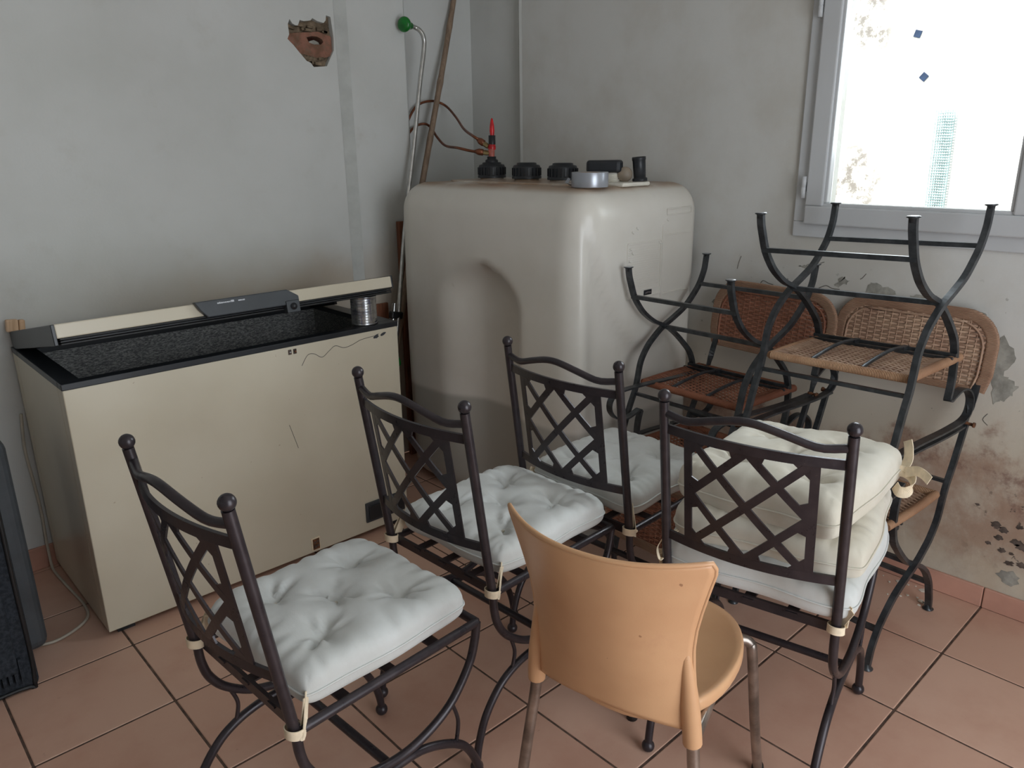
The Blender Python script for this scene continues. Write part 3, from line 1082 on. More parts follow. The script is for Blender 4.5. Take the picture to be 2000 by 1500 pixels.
# embossed panels on the end face
EY = TY0 - 0.001
pn = MB()
def pframe(x0, x1, za, zb, w=.006, d=.004):
    for p in (((x0 + x1) / 2, EY, za, x1 - x0, w), ((x0 + x1) / 2, EY, zb, x1 - x0, w), (x0, EY, (za + zb) / 2, w, zb - za), (x1, EY, (za + zb) / 2, w, zb - za)):
        pn.box((p[0], p[1], p[2]), (p[3], d, p[4]))
pframe(2.056, 2.242, 0.890, 1.078)
pframe(2.27, 2.415, 1.162, 1.182, .004, .003)
pn.box((2.335, EY, 1.093), (.16, .004, .005))
pn.box((2.252, EY, 1.00), (.012, .005, .26))
pn.box((2.335, EY, 0.885), (.16, .004, .005))
for x, z in ((2.075, 1.06), (2.085, 1.045), (2.07, 1.02), (2.235, 1.07), (2.275, 1.145), (2.082, 1.115), (2.105, 1.128)):
    pn.box((x, EY, z), (.014, .004, .006), (0, .5, 0))
pn.build('embossing', M['tank'], tk, bevel=0.001)
pr_ = MB()
for k in range(20):
    pr_.box((2.148, EY + .0005, 0.915 + k * .0078), (.17, .003, .0016))
stuff(pr_.build('embossed_print', M['tank'], tk))
lb_ = MB().box((2.173, EY - .001, 0.902), (0.043, 0.003, 0.018)).build('label_plate', M['black'], tk, bevel=.002)
for x, w in ((2.160, .004), (2.166, .005), (2.173, .006), (2.181, .005), (2.187, .003)):
    MB().box((x, EY - .003, 0.902 + random.uniform(-.001, .001)), (w, 0.001, 0.005)).build('print', M['silver'], lb_)
# raised platform round the screw caps
plat = [(2.02, 2.53), (2.28, 2.53), (2.31, 2.48), (2.31, 1.86), (2.24, 1.80), (2.06, 1.80), (1.99, 1.86), (1.99, 2.48)]
MB().prism(plat, 'z', TZ - 0.004, TZ + 0.006).build('cap_platform', M['tank'], tk, bevel=0.004)
MB().box((2.165, 1.775, TZ + 0.003), (0.15, 0.16, 0.014)).build('gauge_base', M['whiteplastic'], tk, bevel=0.006)


def cap(x, y, z, r_=0.054, h=0.052, spout=False):
    m_ = MB()
    n = 40
    V, F = [], []
    prof = [(r_ * 1.06, 0), (r_ * 1.06, h * .16), (r_, h * .22), (r_, h * .78), (r_ * .93, h * .96), (r_ * .72, h), (r_ * .70, h * 1.12), (r_ * .55, h * 1.15), (0, h * 1.15)]
    m_.lathe(prof, (x, y, z), n=n)
    for k in range(20):
        a_ = 2 * PI * k / 20
        m_.box((x + r_ * math.cos(a_), y + r_ * math.sin(a_), z + h * .5), (.007, .006, h * .55), (0, 0, a_))
    return m_


for (x, y) in ((2.15, 2.425), (2.15, 2.222), (2.15, 2.030)):
    neck = MB().lathe([(.048, 0), (.048, .012), (.0, .012)], (x, y, TZ + .004)).build('neck', M['tank'], tk)
    cap(x, y, TZ + 0.012).build('screw_cap', M['cap'], neck)
gx, gy = 2.16, 1.815
nk = MB()
for k in range(4):
    nk.lathe([(.034, .0), (.040, .003), (.034, .006)], (gx + .02, gy, TZ + .012 + .0065 * k), n=24)
nk.lathe([(.034, 0), (.034, .04), (0, .04)], (gx + .02, gy, TZ + .01), n=24)
nko = nk.build('threaded_neck', M['whiteplastic'], tk)
fc = MB().prism([(-.065, -.032), (.05, -.05), (.062, -.03), (.062, .03), (.05, .05), (-.065, .032)], 'z', 0, 0.042).build('filler_cap', M['cap'], nko, bevel=0.010, seg=3)
fc.location = (gx + 0.0, gy + .02, TZ + 0.040)
fc.rotation_euler = (0, 0, R(-50))
MB().lathe([(0, 0), (.024, 0), (.026, .006), (.024, .012), (.006, .014), (0, .016)], (2.185, 1.765, TZ + 0.034), (-0.75, -0.6, 0), 22).build('gauge_knob', M['knobgrey'], tk)
spx, spy = 2.20, 1.715
MB().lathe([(.026, 0), (.026, .01), (.021, .012), (.0225, .070), (.024, .072), (.024, .082), (.019, .082), (.018, .03), (0, .03)], (2.215, 1.722, TZ + .010), (0.0, 0.1, 1), 20).build('vent_spout', M['cap'], tk)
# suction fitting on the first cap: clear red valve with brass connectors
fx, fy = 2.15, 2.425
ft = MB().lathe([(.026, 0), (.026, .010), (.018, .014), (.018, .024), (.0, .024)], (fx, fy, TZ + .070), n=18).build('fitting_base', M['cap'], tk)
MB().lathe([(.012, 0), (.014, .03), (.012, .032), (0, .032)], (fx, fy, TZ + .092), n=14).build('sight_tube', M['pink'], ft)
MB().lathe([(.015, 0), (.016, .012), (.012, .024), (.0, .024)], (fx + .003, fy, TZ + .120), n=14).build('valve_body', M['red'], ft)
MB().lathe([(.014, 0), (.014, .035), (0, .035)], (fx + .004, fy, TZ + .140), n=14).build('valve_collar', M['cap'], ft)
MB().lathe([(.008, 0), (.010, .02), (.009, .04), (.004, .066), (0, .070)], (fx + .005, fy, TZ + .172), n=14).build('valve_tip', M['red'], ft)

# two copper pipes from the fitting to the hole behind the pier edge
HP = (2.112, 2.978)
p1 = [(2.140, 2.432, 1.398), (2.124, 2.47, 1.425), (2.118, 2.50, 1.440), (2.220, 2.680, 1.472), (2.300, 2.830, 1.526), (2.335, 2.945, 1.579), (2.273, 2.960, 1.599), (2.190, 2.965, 1.578), (2.133, 2.962, 1.511), (2.104, 2.960, 1.430), (2.103, 2.975, 1.345), (2.104, 2.978, 1.25)]
p2 = [(2.142, 2.430, 1.373), (2.115, 2.47, 1.378), (2.095, 2.50, 1.384), (2.085, 2.56, 1.395), (2.163, 2.740, 1.405), (2.213, 2.860, 1.442), (2.244, 2.940, 1.482), (2.219, 2.955, 1.500), (2.170, 2.965, 1.487), (2.108, 2.945, 1.44), (2.096, 2.968, 1.37), (2.096, 2.980, 1.25)]
for p, nm in ((p1, 'upper copper pipe arching from the red valve on the tank to the wall'), (p2, 'lower copper pipe curving from the red valve on the tank to the wall')):
    t_ = thing('copper_pipe', nm, 'pipe', p[0], group='copper fuel pipes on the tank')
    P0 = Vector(p[0])
    loc = [Vector(q) - P0 for q in p]
    MB().tube(cr(loc[1:], 6), 0.0055, 8).build('pipe', M['copper'], t_)
    d = (loc[2] - loc[0]).normalized()
    MB().lathe([(0, 0), (.009, 0), (.010, .010), (.010, .022), (.007, .024), (0, .024)], loc[0], d, 6, False).build('connector_nut', M['brass'], t_)
    MB().lathe([(.008, .022), (.013, .026), (.013, .044), (.007, .060), (0, .060)], loc[0], d, 12).build('sleeve', M['copper'], t_)

# duct tape on the tank's front shoulder
tp = thing('tape_roll', 'roll of silver duct tape lying flat on top of the tank', 'tape', (1.975, 1.742, TZ + 0.0006))
MB().lathe([(.040, 0), (.060, 0), (.061, .002), (.061, .046), (.060, .048), (.040, .048), (.040, 0)], n=40).build('tape', M['tape'], tp)
MB().lathe([(.0375, .001), (.040, .001), (.040, .047), (.0375, .047), (.0375, .001)], n=40).build('core', M['card'], tp)
MB().tube([(-.028, .052, .004), (-.048, .060, .014), (-.040, .054, .028)], rect=(.02, .002)).build('loose_end', M['tape'], tp)

# ------------------------------------------------------------------ things leaning behind the tank
po = thing('tubular_pole', 'bent chrome tube pole with a green rubber knob, leaning between freezer and tank', 'pole', (0, 0, 0))
path = [(1.640, 2.560, 0.012), (1.762, 2.662, .40), (1.880, 2.748, .729), (1.966, 2.785, 1.097), (2.05, 2.815, 1.40), (2.10, 2.822, 1.64), (2.134, 2.825, 1.79), (2.136, 2.825, 1.84), (2.124, 2.832, 1.866), (2.108, 2.843, 1.878), (2.085, 2.842, 1.882)]
MB().tube(cr(path, 6), 0.0095, 12).build('tube', M['chrome'], po)
kn = MB().lathe([(0, -.002), (.024, 0), (.030, .008), (.030, .014), (.026, .024), (.016, .028), (.013, .034), (.014, .062), (.010, .066), (0, .066)], (2.030, 2.822, 1.883), (0.92, 0.39, 0), 22)
kn.build('rubber_knob', M['green'], po)
MB().tube([(1.69, 2.625, 0.30), (1.843, 2.745, .68), (1.860, 2.750, .757)], 0.0095, 12).build('short_tube', M['chrome'], po)
MB().box((1.862, 2.747, .705), (0.058, 0.030, 0.032), (0, .2, 0)).build('clamp', M['rubber'], po, bevel=0.006)
MB().lathe([(0, 0), (.02, 0), (.024, .01), (.02, .03), (.0, .034)], (1.800, 2.700, .512), (.9, -.3, .1), 16).build('rubber_stop', M['green'], po)

cn = thing('bamboo_cane', 'long brown dry bamboo cane leaning in the corner behind the tank', 'cane', (0, 0, 0))
a_, b_ = Vector((2.131, 2.86, 1.2736)), Vector((2.421, 2.97, 2.031))
dr = (b_ - a_)
bot = a_ - dr * (1.2716 / dr.z)
topp = a_ + dr * 1.08
pp, rad = [], []
N = 60
nodes = [0.08, .2, .32, .44, .565, .68, .80, .92]
for k in range(N + 1):
    t_ = k / N
    p = bot.lerp(topp, t_)
    p += Vector((0.004 * math.sin(9 * t_), 0, 0.0))
    pp.append(p)
    w = 0.0150 - 0.0030 * t_
    w += 0.0022 * sum(math.exp(-((t_ - q) / .006) ** 2) for q in nodes)
    rad.append(w)
MB().tube(pp, rad, 12).build('stem', M['cane'], cn)

wd = thing('wooden_plank', 'narrow dark brown wooden plank standing between freezer and tank', 'plank', (0, 0, 0))
mb = MB()
mb.box((1.981, 2.842, 0.545), (0.038, 0.022, 1.09), (R(-1.0), R(0.6), 0))
mb.build('board', M['wood'], wd, bevel=0.003)
wd2 = MB().box((1.78, 2.863, 0.37), (0.24, 0.013, 0.74)).build('wooden_board', M['wood'], bevel=0.003)
tag(wd2, 'low wide dark wooden board leaning on the wall behind the chrome pole', 'board')

# ------------------------------------------------------------------ wrought iron chairs with lattice backs
IW, IH, ID, IREC, IT, IZU, IZL = 0.185, 0.447, 0.430, 0.066, 0.903, 0.830, 0.568


def post_y(z):
    return -IREC * (z - IH) / (IT - IH)


def bulge(x, b=0.032):
    return -b * (1 - (x / IW) ** 2)


def make_iron_chair(label):
    t_ = thing('iron_chair', label, 'chair', group='iron chairs with lattice backs')
    m = M['iron']
    for s in (-1, 1):
        w = IW * s
        p = MB()
        p.tube([(w, 0, IH - .01), (w, post_y(IT), IT - .012)], 0.0105, 12)
        po_ = p.build('back_post', m, t_)
        MB().ball((w, post_y(IT), IT), 0.0142).build('ball_finial', m, po_)
        # U-shaped side and the arch of the legs
        U = [(w, 0, IH), (w, .003, .40), (w, .016, .355), (w, .048, .312), (w, .11, .270), (w, .19, .250), (w, .264, .254), (w, .345, .288), (w, .402, .352), (w, .423, .405), (w, ID, IH)]
        MB().tube(cr(U, 5), 0.0095, 10).build('side_curve', m, t_)
        A = [(w, -.064, .016), (w, -.060, .05), (w, -.050, .090), (w, -.028, .142), (w, .012, .190), (w, .055, .216), (w, .11, .230), (w, .19, .2335)]
        B = [(w, .19, .2335), (w, .263, .229), (w, .335, .198), (w, .385, .158), (w, .416, .10), (w, .430, .05), (w, .433, .016)]
        for path_, e in ((A, A[0]), (B, B[-1])):
            l_ = MB().tube(cr(path_, 5), 0.0095, 10).build('leg', m, t_)
            MB().ball((e[0], e[1], 0.0155), 0.0155).build('ball_foot', m, l_)
        for (ya, za, yb, zb_) in ((.052, .306, .056, .216), (.352, .292, .360, .182)):
            MB().tube(cr([(w, ya, za), (w, (ya + yb) / 2 + .012, (za + zb_) / 2), (w, yb, zb_)], 6), 0.0045, 8).build('strut', m, t_)
        MB().tube([(w, 0, IH), (w, ID, IH)], 0.0095, 10).build('side_rail', m, t_)
    MB().tube([(-IW, .19, .242), (IW, .19, .242)], 0.0095, 10).build('stretcher', m, t_)
    MB().tube([(-IW, ID, IH), (IW, ID, IH)], 0.0095, 10).build('front_rail', m, t_)
    MB().tube([(-IW, 0.012, IH - .004), (IW, 0.012, IH - .004)], rect=(.022, .008), side=(0, 0, 1)).build('rear_rail', m, t_)
    # seat slats, woven flat strips
    for x in (-.093, 0, .093):
        MB().box((x, ID / 2, IH + .001), (.024, ID - .01, .004)).build('seat_slat', m, t_)
    for y in (.11, .215, .325):
        MB().box((0, y, IH - .004), (2 * IW - .01, .024, .004)).build('seat_slat', m, t_)
    # wavy top rail
    pts_ = []
    for k in range(25):
        u = -1 + 2 * k / 24
        x = u * IW
        z = 0.866 + 0.023 * math.exp(-(u / .42) ** 2) - 0.008 * (math.exp(-((abs(u) - .72) / .2) ** 2))
        pts_.append((x, post_y(z) + bulge(x, .03), z))
    MB().tube(pts_, 0.0085, 10).build('top_rail', m, t_)
    # lattice back: curved plate pattern
    def pl(u, v):                     # u -1..1 across the whole back, v 0..1 from the lower to the upper band
        x, z = u * IW, IZL + (IZU - IZL) * v
        return Vector((x, post_y(z) + bulge(x), z))

    for v, nm in ((0, 'lower_band'), (1, 'upper_band')):
        MB().tube([pl(-1 + 2 * k / 24, v) for k in range(25)], rect=(.020, .007), side=(0, 0, 1)).build(nm, m, t_)
    E_ = 0.655

    def bar(a, b, w=.0172, nm='lattice_bar'):
        n_ = 12
        pts2 = [pl(a[0] + (b[0] - a[0]) * k / n_, a[1] + (b[1] - a[1]) * k / n_) for k in range(n_ + 1)]
        # flat strip lying in the curved back plane
        mb_ = MB()
        V, F = [], []
        for k, p in enumerate(pts2):
            tg = (pts2[min(k + 1, n_)] - pts2[max(k - 1, 0)]).normalized()
            h_ = 0.004
            nrm = Vector((-(pl(p.x / IW + .01, 0).y - pl(p.x / IW - .01, 0).y), .02 * IW, .02 * IW * IREC / (IT - IH))).normalized()
            sd = tg.cross(nrm).normalized()
            for q in (sd * w / 2 + nrm * h_ / 2, -sd * w / 2 + nrm * h_ / 2, -sd * w / 2 - nrm * h_ / 2, sd * w / 2 - nrm * h_ / 2):
                V.append(p + q)
        for k in range(n_):
            for j in range(4):
                F.append((k * 4 + j, k * 4 + (j + 1) % 4, k * 4 + 4 + (j + 1) % 4, k * 4 + 4 + j))
        F += [(3, 2, 1, 0), tuple(n_ * 4 + q for q in range(4))]
        mb_.add(V, F, False)
        return mb_.build(nm, m, t_)

    bar((-E_ - .03, 0), (-E_ - .03, 1), .018, 'lattice_upright')
    bar((E_ + .03, 0), (E_ + .03, 1), .018, 'lattice_upright')
    for a, b in (((-E_, .02), (E_, .98)), ((-E_, .98), (E_, .02)), ((-E_, .5), (0, .98)), ((0, .98), (E_, .5)), ((E_, .5), (0, .02)), ((0, .02), (-E_, .5))):
        bar(a, b)
    # small corner gussets and mid fills where the bars meet the frame
    for (u, v, su, sv) in ((-E_, 0.03, 1, 1), (E_, .03, -1, 1), (-E_, .97, 1, -1), (E_, .97, -1, -1), (0, .98, 1, -1), (0, .98, -1, -1), (0, .02, 1, 1), (0, .02, -1, 1), (-E_, .5, 1, 1), (-E_, .5, 1, -1), (E_, .5, -1, 1), (E_, .5, -1, -1)):
        P3 = [pl(u, v), pl(u + su * .20, v), pl(u + (su * .13 if u == 0 else 0), v + sv * .135)]
        if v == .5:
            P3 = [pl(u, .5), pl(u, .5 + sv * .15), pl(u + su * .13, .5 + sv * .11)]
        V = [p + Vector((0, .0019, 0)) for p in P3] + [p - Vector((0, .0019, 0)) for p in P3]
        MB().add(V, [(0, 1, 2), (5, 4, 3), (0, 3, 4, 1), (1, 4, 5, 2), (2, 5, 3, 0)], False).build('gusset', m, t_)
    return t_


IRON = [((0.446, 1.235), -1.506, 'iron lattice-back chair in the foreground at left, holding a white tufted cushion'),
        ((0.976, 1.319), -1.531, 'second iron lattice-back chair from the left, in front of the freezer\'s right end'),
        ((1.419, 1.287), -1.535, 'iron lattice-back chair in front of the oil tank, farthest from the camera'),
        ((1.360, 0.727), -1.363, 'iron lattice-back chair at right that carries a stack of three cushions')]
ic = make_iron_chair(IRON[0][2])
iron_chairs = []
for k, (xy, th, lb) in enumerate(IRON):
    c = ic if k == 0 else copy_tree(ic)
    c.location = (xy[0], xy[1], 0.0)
    c.rotation_euler = (0, 0, th)
    c['label'] = lb
    iron_chairs.append(c)


# ------------------------------------------------------------------ cushions
def cushion(name, label, w, d, th, tufts, loc, rot, mat, seed, ties=(), group='white tufted seat cushions', fold=0.0, tuftdepth=0.7, N=72):
    rnd = random.Random(seed)
    root = thing(name, label, 'cushion', loc, rot, group)
    ph = [rnd.uniform(0, 6.28) for _ in range(40)]
    tp_ = [(x, y, rnd.uniform(0, 6.28), rnd.randint(5, 7)) for x, y in tufts]

    def outline(u, v):
        # square with softened, slightly pulled corners and wavy sides
        k = 1 - 0.035 * (1 - v * v) * (1 if abs(u) > .001 else 0) * abs(u) ** 3
        k2 = 1 - 0.035 * (1 - u * u) * abs(v) ** 3
        x = u * w / 2 * k * (1 - 0.085 * abs(v) ** 5 * abs(u) ** 5)
        y = v * d / 2 * k2 * (1 - 0.085 * abs(v) ** 6 * abs(u) ** 6)
        x += 0.004 * math.sin(5 * v + ph[0]) * abs(u) ** 4
        y += 0.004 * math.sin(6 * u + ph[1]) * abs(v) ** 4
        return x, y

    from mathutils import noise as nz

    def prof(u, v):
        e = max(0, (1 - abs(u) ** 7)) * max(0, (1 - abs(v) ** 7))
        return e ** 0.30

    def dents(u, v):
        dent = wr = 0
        for (tx, ty, pa, nn) in tp_:
            dx, dy = u - tx, v - ty
            r2 = dx * dx + dy * dy
            r_ = math.sqrt(r2)
            dent += math.exp(-r2 / 0.075) * 0.50 + math.exp(-r2 / 0.006) * 0.45
            an = math.atan2(dy, dx)
            k = math.cos(nn * an + pa) + 0.7 * math.cos((nn + 3) * an + 2.1 * pa)
            wr += math.exp(-((r_ - .15) / .12) ** 2) * min(0.15, k - 0.55) * (0.5 + .5 * math.cos(2 * an + pa * 3))
        return dent, wr

    def height(u, v, top):
        x, y = outline(u, v)
        p = prof(u, v)
        if not top:
            z = th * .42 - th * .42 * p
        else:
            dent, wr = dents(u, v)
            h = th * 0.58 * p * (1 - 0.10 * (u * u + v * v))
            h *= 1 - min(0.92, tuftdepth * dent)
            h += 0.0110 * wr * p
            h += 0.0045 * p * nz.noise(Vector((u * 2.1 + seed, v * 2.1, 1.7)))
            # loose creases that run in from the seams, irregular
            e = max(abs(u), abs(v))
            t_ = v if abs(u) > abs(v) else u
            cz = nz.noise(Vector((t_ * 9 + seed, e * 1.2, seed * .7)))
            h += 0.0075 * min(0.22, cz) * smooth01(.55, .9, e) * p
            z = th * .42 + h
        if fold:
            z += fold * (x / w) ** 2 * 4 * 0.5 + fold * 0.4 * math.sin(3 * x / w * 2 + ph[7]) * (y / d + .5)
        return (x, y, z)

    def par(i):            # denser toward the rim
        a = 2 * i - 1
        return math.copysign(1 - (1 - abs(a)) ** 1.6, a)

    mb_ = MB()
    mb_.grid(lambda i, j: height(par(i), par(j), True), N, N)
    mb_.grid(lambda i, j: height(par(i), par(j), False), N, N)
    pad = mb_.build('pad', mat, root, weld=True)
    # piping seam round the edge
    seam = []
    for k in range(240):
        a = 2 * PI * k / 240
        cu, su = math.cos(a), math.sin(a)
        m_ = max(abs(cu), abs(su))
        q = height(cu / m_, su / m_, True)
        seam.append((q[0] * 1.006, q[1] * 1.006, q[2]))
    MB().tube(seam, 0.0022, 6, closed=True).build('seam', mat, root)
    for (tx, ty, _, _) in tp_:
        q = height(tx, ty, True)
        MB().ball((q[0], q[1], q[2] + .0005), 0.0045, 8, 6).build('tuft_stitch', M['white_old'], root)
    for tie in ties:
        MB().tube(cr(tie[1], 6), rect=(tie[2], 0.0018), side=tie[3]).build('tie', M['tie'], root)
    return root


QUIN = [(0, -.02), (-.46, -.44), (.46, -.46), (-.45, .46), (.47, .44)]


def loop(cx, cy, z, r_=0.0165, w=.018, start=0.0, sgn=1, corner=None):
    """tape loop tied round a chair post, local to the cushion"""
    pts_ = []
    if corner:
        pts_.append(corner)
    for k in range(11):
        a = start + sgn * 1.75 * PI * k / 10
        pts_.append((cx + r_ * math.cos(a), cy + r_ * math.sin(a), z - 0.003 * math.sin(a)))
    if corner:
        pts_.append((corner[0] - .006, corner[1] + .006, corner[2] + .006))
    return ('loop', pts_, w, (0, 0, 1))


def chair_cushion(k, label, w, d, th, dy, seed, mat, tilt=0.0, dx=0.0, drot=0.0):
    (x, y), th_ = IRON[k][0], IRON[k][1]
    c_, s_ = math.cos(th_), math.sin(th_)
    lx, ly = dx, dy
    wx, wy = x + c_ * lx - s_ * ly, y + s_ * lx + c_ * ly
    ties = []
    zc_ = -0.006
    for sg in (-1, 1):
        ties.append(loop(sg * IW - lx, -ly - 0.002, zc_, start=PI / 2, sgn=sg, corner=(sg * (w / 2 - .012), -d / 2 + .014, th * .42)))
    return cushion('seat_cushion', label, w, d, th, QUIN, (wx, wy, IH + .010), (0, tilt, th_ + drot), mat, seed, ties)


chair_cushion(0, 'white tufted cushion on the left foreground iron chair', 0.380, 0.405, 0.096, 0.218, 3, M['white'])
chair_cushion(1, 'white tufted cushion on the iron chair in front of the freezer\'s right end', 0.380, 0.400, 0.094, 0.222, 11, M['white'])
chair_cushion(2, 'white tufted cushion on the iron chair in front of the oil tank', 0.380, 0.395, 0.096, 0.218, 23, M['white'], dx=-.012)
# stack of three on the right-hand chair
chair_cushion(3, 'bottom cushion of the three stacked on the right iron chair', 0.435, 0.430, 0.106, 0.200, 31, M['white'], dx=.004)
(xD, yD), thD = IRON[3][0], IRON[3][1]


def onD(lx, ly):
    return xD + math.cos(thD) * lx - math.sin(thD) * ly, yD + math.sin(thD) * lx + math.cos(thD) * ly


x_, y_ = onD(0.008, .215)
mid = cushion('seat_cushion', 'middle ivory cushion of the three stacked on the right iron chair', 0.425, 0.405, 0.104, QUIN, (x_, y_, IH + .090), (R(1.5), 0, thD + .05), M['white_old'], 47,
              [('f', [(-.19, -.19, .03), (-.21, -.215, .02), (-.225, -.22, -.01), (-.215, -.225, -.035), (-.20, -.21, -.01), (-.205, -.22, .01)], .008, (0, 1, 0.3))])
x_, y_ = onD(.012, .225)
topc = cushion('seat_cushion', 'top cushion of the three stacked on the right iron chair, with a cream tie', 0.395, 0.405, 0.122, QUIN, (x_, y_, IH + .166), (R(2), R(-3), thD - .16), M['white_old'], 59,
               [('t', [(.170, .150, .048), (.192, .156, .052), (.214, .150, .046), (.222, .136, .030), (.214, .124, .018), (.198, .122, .016), (.186, .132, .024)], .026, (0.2, 0.1, 1)),
                ('t', [(.190, .156, .052), (.196, .176, .072), (.192, .190, .096), (.186, .198, .112)], .026, (0.8, -.5, 0)),
                ('t', [(.200, .152, .052), (.226, .140, .066), (.246, .124, .068), (.262, .112, .062)], .022, (0, .3, 1))], fold=0.006, tuftdepth=.5)

# ------------------------------------------------------------------ tan plastic chair
PT = R(13.0)
pc = thing('plastic_chair', 'tan moulded plastic chair with metal legs, seen from behind in the foreground', 'chair', (0.912, 0.733, 0), (0, 0, PT - PI / 2))
# local: x right, y forward; origin under the back


HWZ = ([0.42, 0.47, 0.53, 0.58, 0.62, 0.66, 0.70, 0.75, 0.80], [0.168, 0.162, 0.1565, 0.1535, 0.153, 0.1575, 0.166, 0.179, 0.193])


def shell_pt(u, v, off=0.0):
    """u -1..1 across, v 0..1 bottom to top"""
    ze = 0.445 + 0.357 * v
    hw_ = float(np.interp(ze, *HWZ))
    z = ze + 0.036 * (1 - u * u) * (1 - v) ** 1.3 - 0.006 * (1 - u * u) * v ** 4
    bul = 0.062 + 0.018 * v
    y = 0.004 - 0.047 * v - bul * (1 - abs(u) ** 2.2)
    x = u * hw_
    if off:
        n = Vector((-2 * u * bul / hw_, 1, 0.12)).normalized()
        x += n.x * off
        y += n.y * off
    return (x, y, z)


def shell_fn(u01, v01, off):
    u, v = 2 * u01 - 1, v01
    # rounded top corners
    vv = v
    if v > 0.93:
        vv = v
    c_ = 1 - 0.045 * max(0, (v - .93) / .07) ** 2
    p = shell_pt(u * c_, vv, off)
    return p


sh = MB()
NU, NV = 36, 36
sh.grid(lambda a, b: shell_fn(a, b, 0.0), NU, NV)
sh.grid(lambda a, b: shell_fn(a, b, 0.0065), NU, NV, flip=True)
# rim strips
def strip(pa):
    for k in range(len(pa) - 1):
        a0, a1 = shell_fn(*pa[k], 0.0), shell_fn(*pa[k + 1], 0.0)
        b0, b1 = shell_fn(*pa[k], 0.0065), shell_fn(*pa[k + 1], 0.0065)
        sh.add([a0, a1, b1, b0], [(0, 1, 2, 3)])
strip([(k / NU, 0) for k in range(NU + 1)])
strip([(k / NU, 1) for k in range(NU + 1)])
strip([(0, k / NV) for k in range(NV + 1)])
strip([(1, k / NV) for k in range(NV + 1)])
sh.build('back_shell', M['tan'], pc, weld=True)
rim_p = [Vector(shell_fn(0, v / 30, .003)) for v in range(31)] + [Vector(shell_fn(u / 40, 1, .003)) for u in range(1, 41)] + [Vector(shell_fn(1, 1 - v / 30, .003)) for v in range(1, 31)]
MB().tube(rim_p, 0.0042, 8).build('shell_edge', M['tan'], pc)
for s in (-1, 1):
    path_ = [(s * 0.156, -0.004, 0.428), (s * 0.154, -0.007, 0.46), (s * 0.1475, -0.012, 0.53), (s * 0.1405, -.018, .60), (s * 0.138, -.020, .655)]
    MB().tube(cr(path_, 6), [0.0168] * 10 + [0.0166 - 0.0008 * k for k in range(9)] + [.0085, .0068, .0052, .0036, .0022, .0008], 14).build('leg_sleeve', M['tan'], pc)
    MB().tube(cr([(s * 0.194, -0.030, 0.008), (s * 0.180, -.020, .20), (s * 0.159, -.004, .40), (s * .154, -.006, .46)], 8), 0.0110, 14).build('rear_leg', M['brownmetal'], pc)
    MB().tube(cr([(s * 0.10, 0.30, 0.416), (s * 0.128, 0.326, 0.424), (s * 0.147, 0.338, 0.415), (s * 0.153, 0.344, .38), (s * 0.158, .395, .18), (s * .160, .455, .008)], 8), 0.0110, 14).build('front_leg', M['brownmetal'], pc)
    MB().tube([(s * .156, -.004, .418), (s * .12, .30, .416)], 0.0095, 12).build('seat_rail', M['brownmetal'], pc)
    for (x, y) in ((s * 0.194, -0.030), (s * .160, .455)):
        MB().lathe([(0, 0), (.014, 0), (.014, .012), (.012, .022), (0, .022)], (x, y, 0), n=14).build('foot_cap', M['rubber'], pc)
# rounded seat pan
se = MB()
def seat_out(a, k=1.0):
    c_, s_ = math.cos(a), math.sin(a)
    return (0.163 * k * math.copysign(abs(c_) ** .86, c_), 0.192 + 0.200 * k * math.copysign(abs(s_) ** .90, s_))
n = 56
rings = [(0.02, .432), (.45, .433), (.75, .440), (.9, .450), (.965, .4535), (.99, .451), (1.0, .445), (1.0, .430), (.985, .425), (.9, .424), (.02, .420)]
V = []
for k, z in rings:
    for j in range(n):
        x, y = seat_out(2 * PI * j / n, k)
        V.append((x, y, z))
F = []
for i in range(len(rings) - 1):
    for j in range(n):
        F.append((i * n + j, i * n + (j + 1) % n, (i + 1) * n + (j + 1) % n, (i + 1) * n + j))
F += [tuple(range(n)), tuple(reversed(range((len(rings) - 1) * n, len(rings) * n)))]
se.add(V, F)
se.build('seat', M['tan'], pc)

# ------------------------------------------------------------------ wicker and forged iron armchairs
WW, WH = 0.209, 0.412


